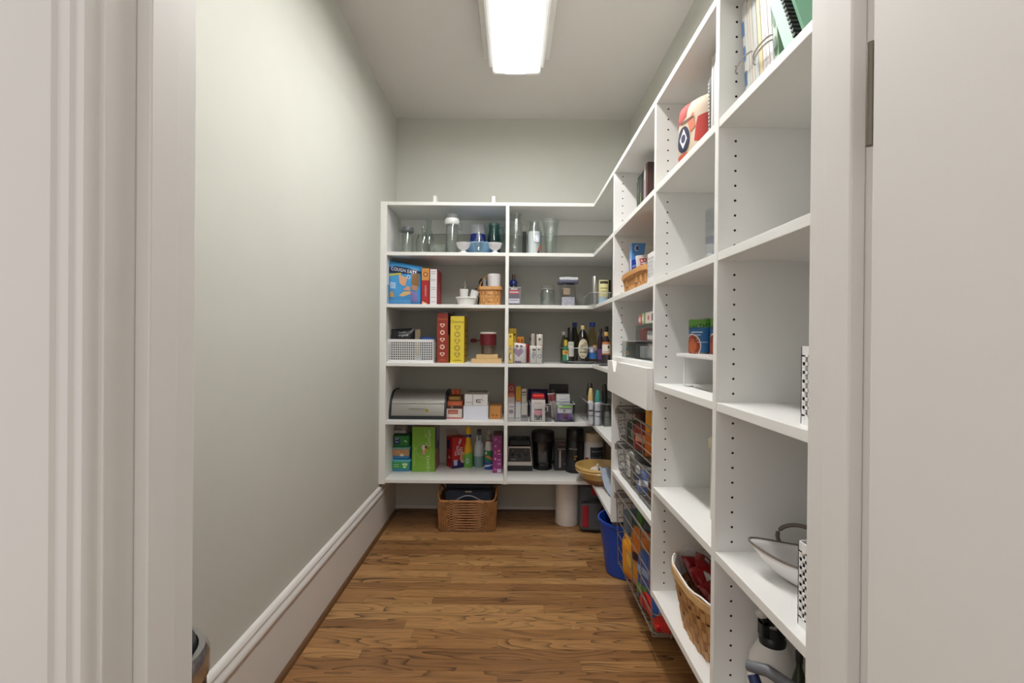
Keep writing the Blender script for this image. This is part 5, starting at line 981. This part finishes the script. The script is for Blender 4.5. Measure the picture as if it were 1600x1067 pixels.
splint_basket('wooden_basket', 'big oval woven wood basket with white liner and red snack packets', (BKX, BKY, Z1), .130, .188, .152, 6, 26, 2.6, ((196, 150, 98), (166, 116, 68)), taper=.80, liner=(230, 228, 226), rimcol=(206, 166, 116), high=0.0)
rp = random.Random(3)
for i, (x, y, z, rz, rx, ry) in enumerate(((.52, 1.36, .37, .4, -.9, .2), (.60, 1.385, .375, -.5, -.7, .1), (.53, 1.29, .375, .2, -.8, -.2), (.61, 1.30, .385, -.3, -.9, .2), (.53, 1.215, .372, .6, -.9, 0), (.60, 1.215, .380, -.2, -.8, .2), (.56, 1.165, .372, .1, -.7, 0), (.57, 1.345, .396, 1.2, -.9, .1))):
    bag('snack_packet', ['dark red snack packet at the far end of the oval basket', 'red foil packet against the wall side of the oval basket', 'red and silver packet at the front of the oval basket', 'maroon packet in the middle of the oval basket', 'red packet near the liner edge of the oval basket', 'silver and red packet deep in the oval basket', 'white and black packet at the near end of the oval basket', 'topmost red packet in the oval basket'][i], (x+.022-.2*(x-.56), y+.012, z+.006), .085, .10, .03, [(140, 24, 28), (120, 18, 24), (150, 26, 30), (96, 16, 20), (138, 22, 28), (160, 150, 148), (196, 190, 186), (150, 28, 32)][i], [('p', [(.2, .2), (.35, .8), (.5, .8), (.4, .2)], (206, 200, 198)), ('r', .6, .85, .3, .45, (40, 20, 22))], rz, rx, ry=ry, group='packets in the oval basket', rough=.25)

# bay C
lean = -.13
yy = 1.030
for tk, hh, col, lab, sp, pg in ((.022, .235, (206, 206, 200), 'white binder with blue blocks on its edge at the far end', [('r', .0, .45, v, v+.14, (86, 120, 160)) for v in (.0, .22, .46, .70)], (230, 228, 222)), (.018, .23, (214, 208, 196), 'cream magazine beside the blue blocked binder', [('r', .4, .6, .1, .9, (190, 180, 170))], (226, 220, 206)), (.016, .225, (200, 204, 202), 'grey white magazine in the leaning row', [], (214, 216, 214)), (.014, .235, (222, 206, 160), 'pale yellow booklet in the leaning row', [], (230, 214, 170)), (.024, .24, (218, 212, 208), 'white ring binder with silver rings', [('r', .4, .6, .05, .9, (200, 196, 196))], (232, 230, 226)), (.012, .235, (226, 222, 222), 'thin white folder beside the ring binder', [], (230, 228, 226)), (.016, .225, (150, 176, 150), 'green leaf patterned notebook beside the mint one', [('e', .5, .3, .006, .02, (50, 96, 60)), ('e', .5, .6, .006, .03, (60, 110, 66))], (190, 206, 190))):
    b = book(lab, yy-tk, yy, hh, .482, .2, col, Z5, lean, sp, pages=pg, hard=.0012)
    b.location.z += abs(math.sin(lean))*tk/2+.0005
    if 'ring binder with silver' in lab or 'blue blocks' in lab:
        for zz in ((.10,) if 'blue' in lab else (.075, .085)):
            G().tube([(-.004+.02*math.cos(a)*0-.012*math.sin(a), -.034*math.cos(a), zz) for a in [PI*i/14 for i in range(15)]], .0018, 6).ob('ring', mat((190, 186, 184), .25, .8), b, True)
    yy -= tk+.0012
t = thing('book', 'mint green comb bound notebook leaning at the near end of its row', 'book', (.478, yy-.052, Z5+.006), 0, 'books on the top right shelves', -.42)
G().box(.004, .2, -.016, .016, 0, .25).ob('cover', mat((158, 212, 180), .5), t, bev=.003); G().box(.0, .0045, -.016, .016, 0, .25).ob('spine', mat((170, 222, 190), .5), t)
g = G()
for i in range(22): g.box(-.006, .012, -.0235, -.0165, .006+i*.011, .012+i*.011)
g.ob('comb', mat((34, 34, 34), .5), t); G().box(.008, .2, -.030, -.0235, 0, .25).ob('back_cover', mat((150, 204, 172), .5), t)
perforated_bin('perforated_bin', 'white perforated bin beside the door casing on the middle shelf', .462, .66, .60, .792, Z3, .125, 'white perforated bins')
perforated_bin('perforated_bin', 'white perforated bin beside the leaf dish on the lower shelf', .462, .66, .60, .795, Z2, .135, 'white perforated bins')
# leaf dish
t = thing('leaf_dish', 'white boat shaped dish with a dark rope handle', 'dish', (.575, .905, Z2), -.62)
def dish(u, v, o):
    a = 2*PI*u; k = v; tip = 1+.22*max(0, math.cos(a-PI))**6
    return (.105*math.cos(a)*tip*(.45+.55*k), .062*math.sin(a)*(.45+.55*k), .003+.048*k**1.7+.012*max(0, math.cos(a-PI))**4*k)
G().grid(dish, 40, 8).add([(dish(i/40, 0, 0)[0], dish(i/40, 0, 0)[1], .003) for i in range(40)], [tuple(range(40))]).ob('dish', mat((232, 230, 228), .2, coat=.4), t, True, solid=.003)
G().tube([(dish(i/40, 1, 0)) for i in range(40)], .0022, 6, True).ob('rim', mat((110, 98, 88), .4), t, True)
G().tube([(-.045+.040*math.cos(2*PI*i/28), .058+.006*math.sin(2*PI*i/28), .062+.026*math.sin(2*PI*i/28)) for i in range(28)], .0042, 8, True).ob('handle', mat((104, 92, 80), .45), t, True)
# bottom of bay C
t = thing('pump_bottle', 'round white bottle with a black handled pump top on the bottom shelf', 'bottle', (.535, 1.008, Z1)); t.scale = (1.08, 1.08, .9)
G().lathe([(0, 0), (.038, 0), (.042, .01), (.042, .115), (.039, .145), (.028, .172), (.022, .18), (0, .18)], 32).ob('body', mat((232, 230, 228), .35), t, True)
g = G(); g.lathe([(0, .178), (.023, .178), (.024, .19), (.02, .197), (0, .197)], 24); g.ob('collar', mat((30, 32, 34), .3), t, True)
g = G(); g.box(-.024, -.010, -.011, .011, .195, .235); g.box(.012, .022, -.010, .010, .195, .225); g.box(-.024, .022, -.011, .011, .222, .24); g.ob('pump_head', mat((26, 30, 30), .3), t, bev=.003)
G().ball((-.020, 0, .245), .011).ob('nozzle', mat((206, 202, 198), .4), t, True)
bottle('dark green bottle at the back of the bottom shelf', 1236, 1262, 1016, .93, SH, mat((46, 54, 36), .25), [('cap', [(.4, .88), (.42, .99), (.36, 1)], mat((24, 26, 24), .4))], z=Z1)
t = thing('hand_vacuum', 'navy and grey curved handle of a hand vacuum on the bottom shelf', 'hand vacuum', (.525, .83, Z1))
G().lathe([(0, 0), (.045, 0), (.055, .02), (.05, .085), (0, .09)], 28, sy=1.5).ob('body', mat((70, 72, 78), .4), t, True)
G().tube([(-.045, .030, .080), (-.066, .075, .125), (-.070, .095, .152)], [.012, .012, .010], 10).ob('grip_end', mat((36, 48, 86), .4), t, True)
G().tube([(-.072, .108, .160), (-.052, .075, .172), (-.022, .030, .166), (.005, -.01, .145), (.02, -.045, .085)], [.010, .011, .011, .011, .012], 10).ob('handle', mat((110, 112, 118), .35), t, True)
# bin beside the door
t = thing('step_bin', 'black step bin with a chrome rim standing by the door jamb', 'trash can', (-.606, .80, 0))
G().lathe([(0, 0), (.092, 0), (.096, .01), (.097, .50), (0, .5)], 40).ob('body', mat((34, 35, 38), .4), t, True)
G().lathe([(.097, .495), (.1015, .5), (.1015, .532), (.095, .545), (.085, .545), (.085, .53), (0, .53)], 40).ob('chrome_rim', mat((190, 190, 192), .2, .9), t, True)
G().lathe([(.084, .531), (.080, .555), (.05, .568), (0, .572)], 40).ob('lid', mat((30, 31, 34), .4), t, True)
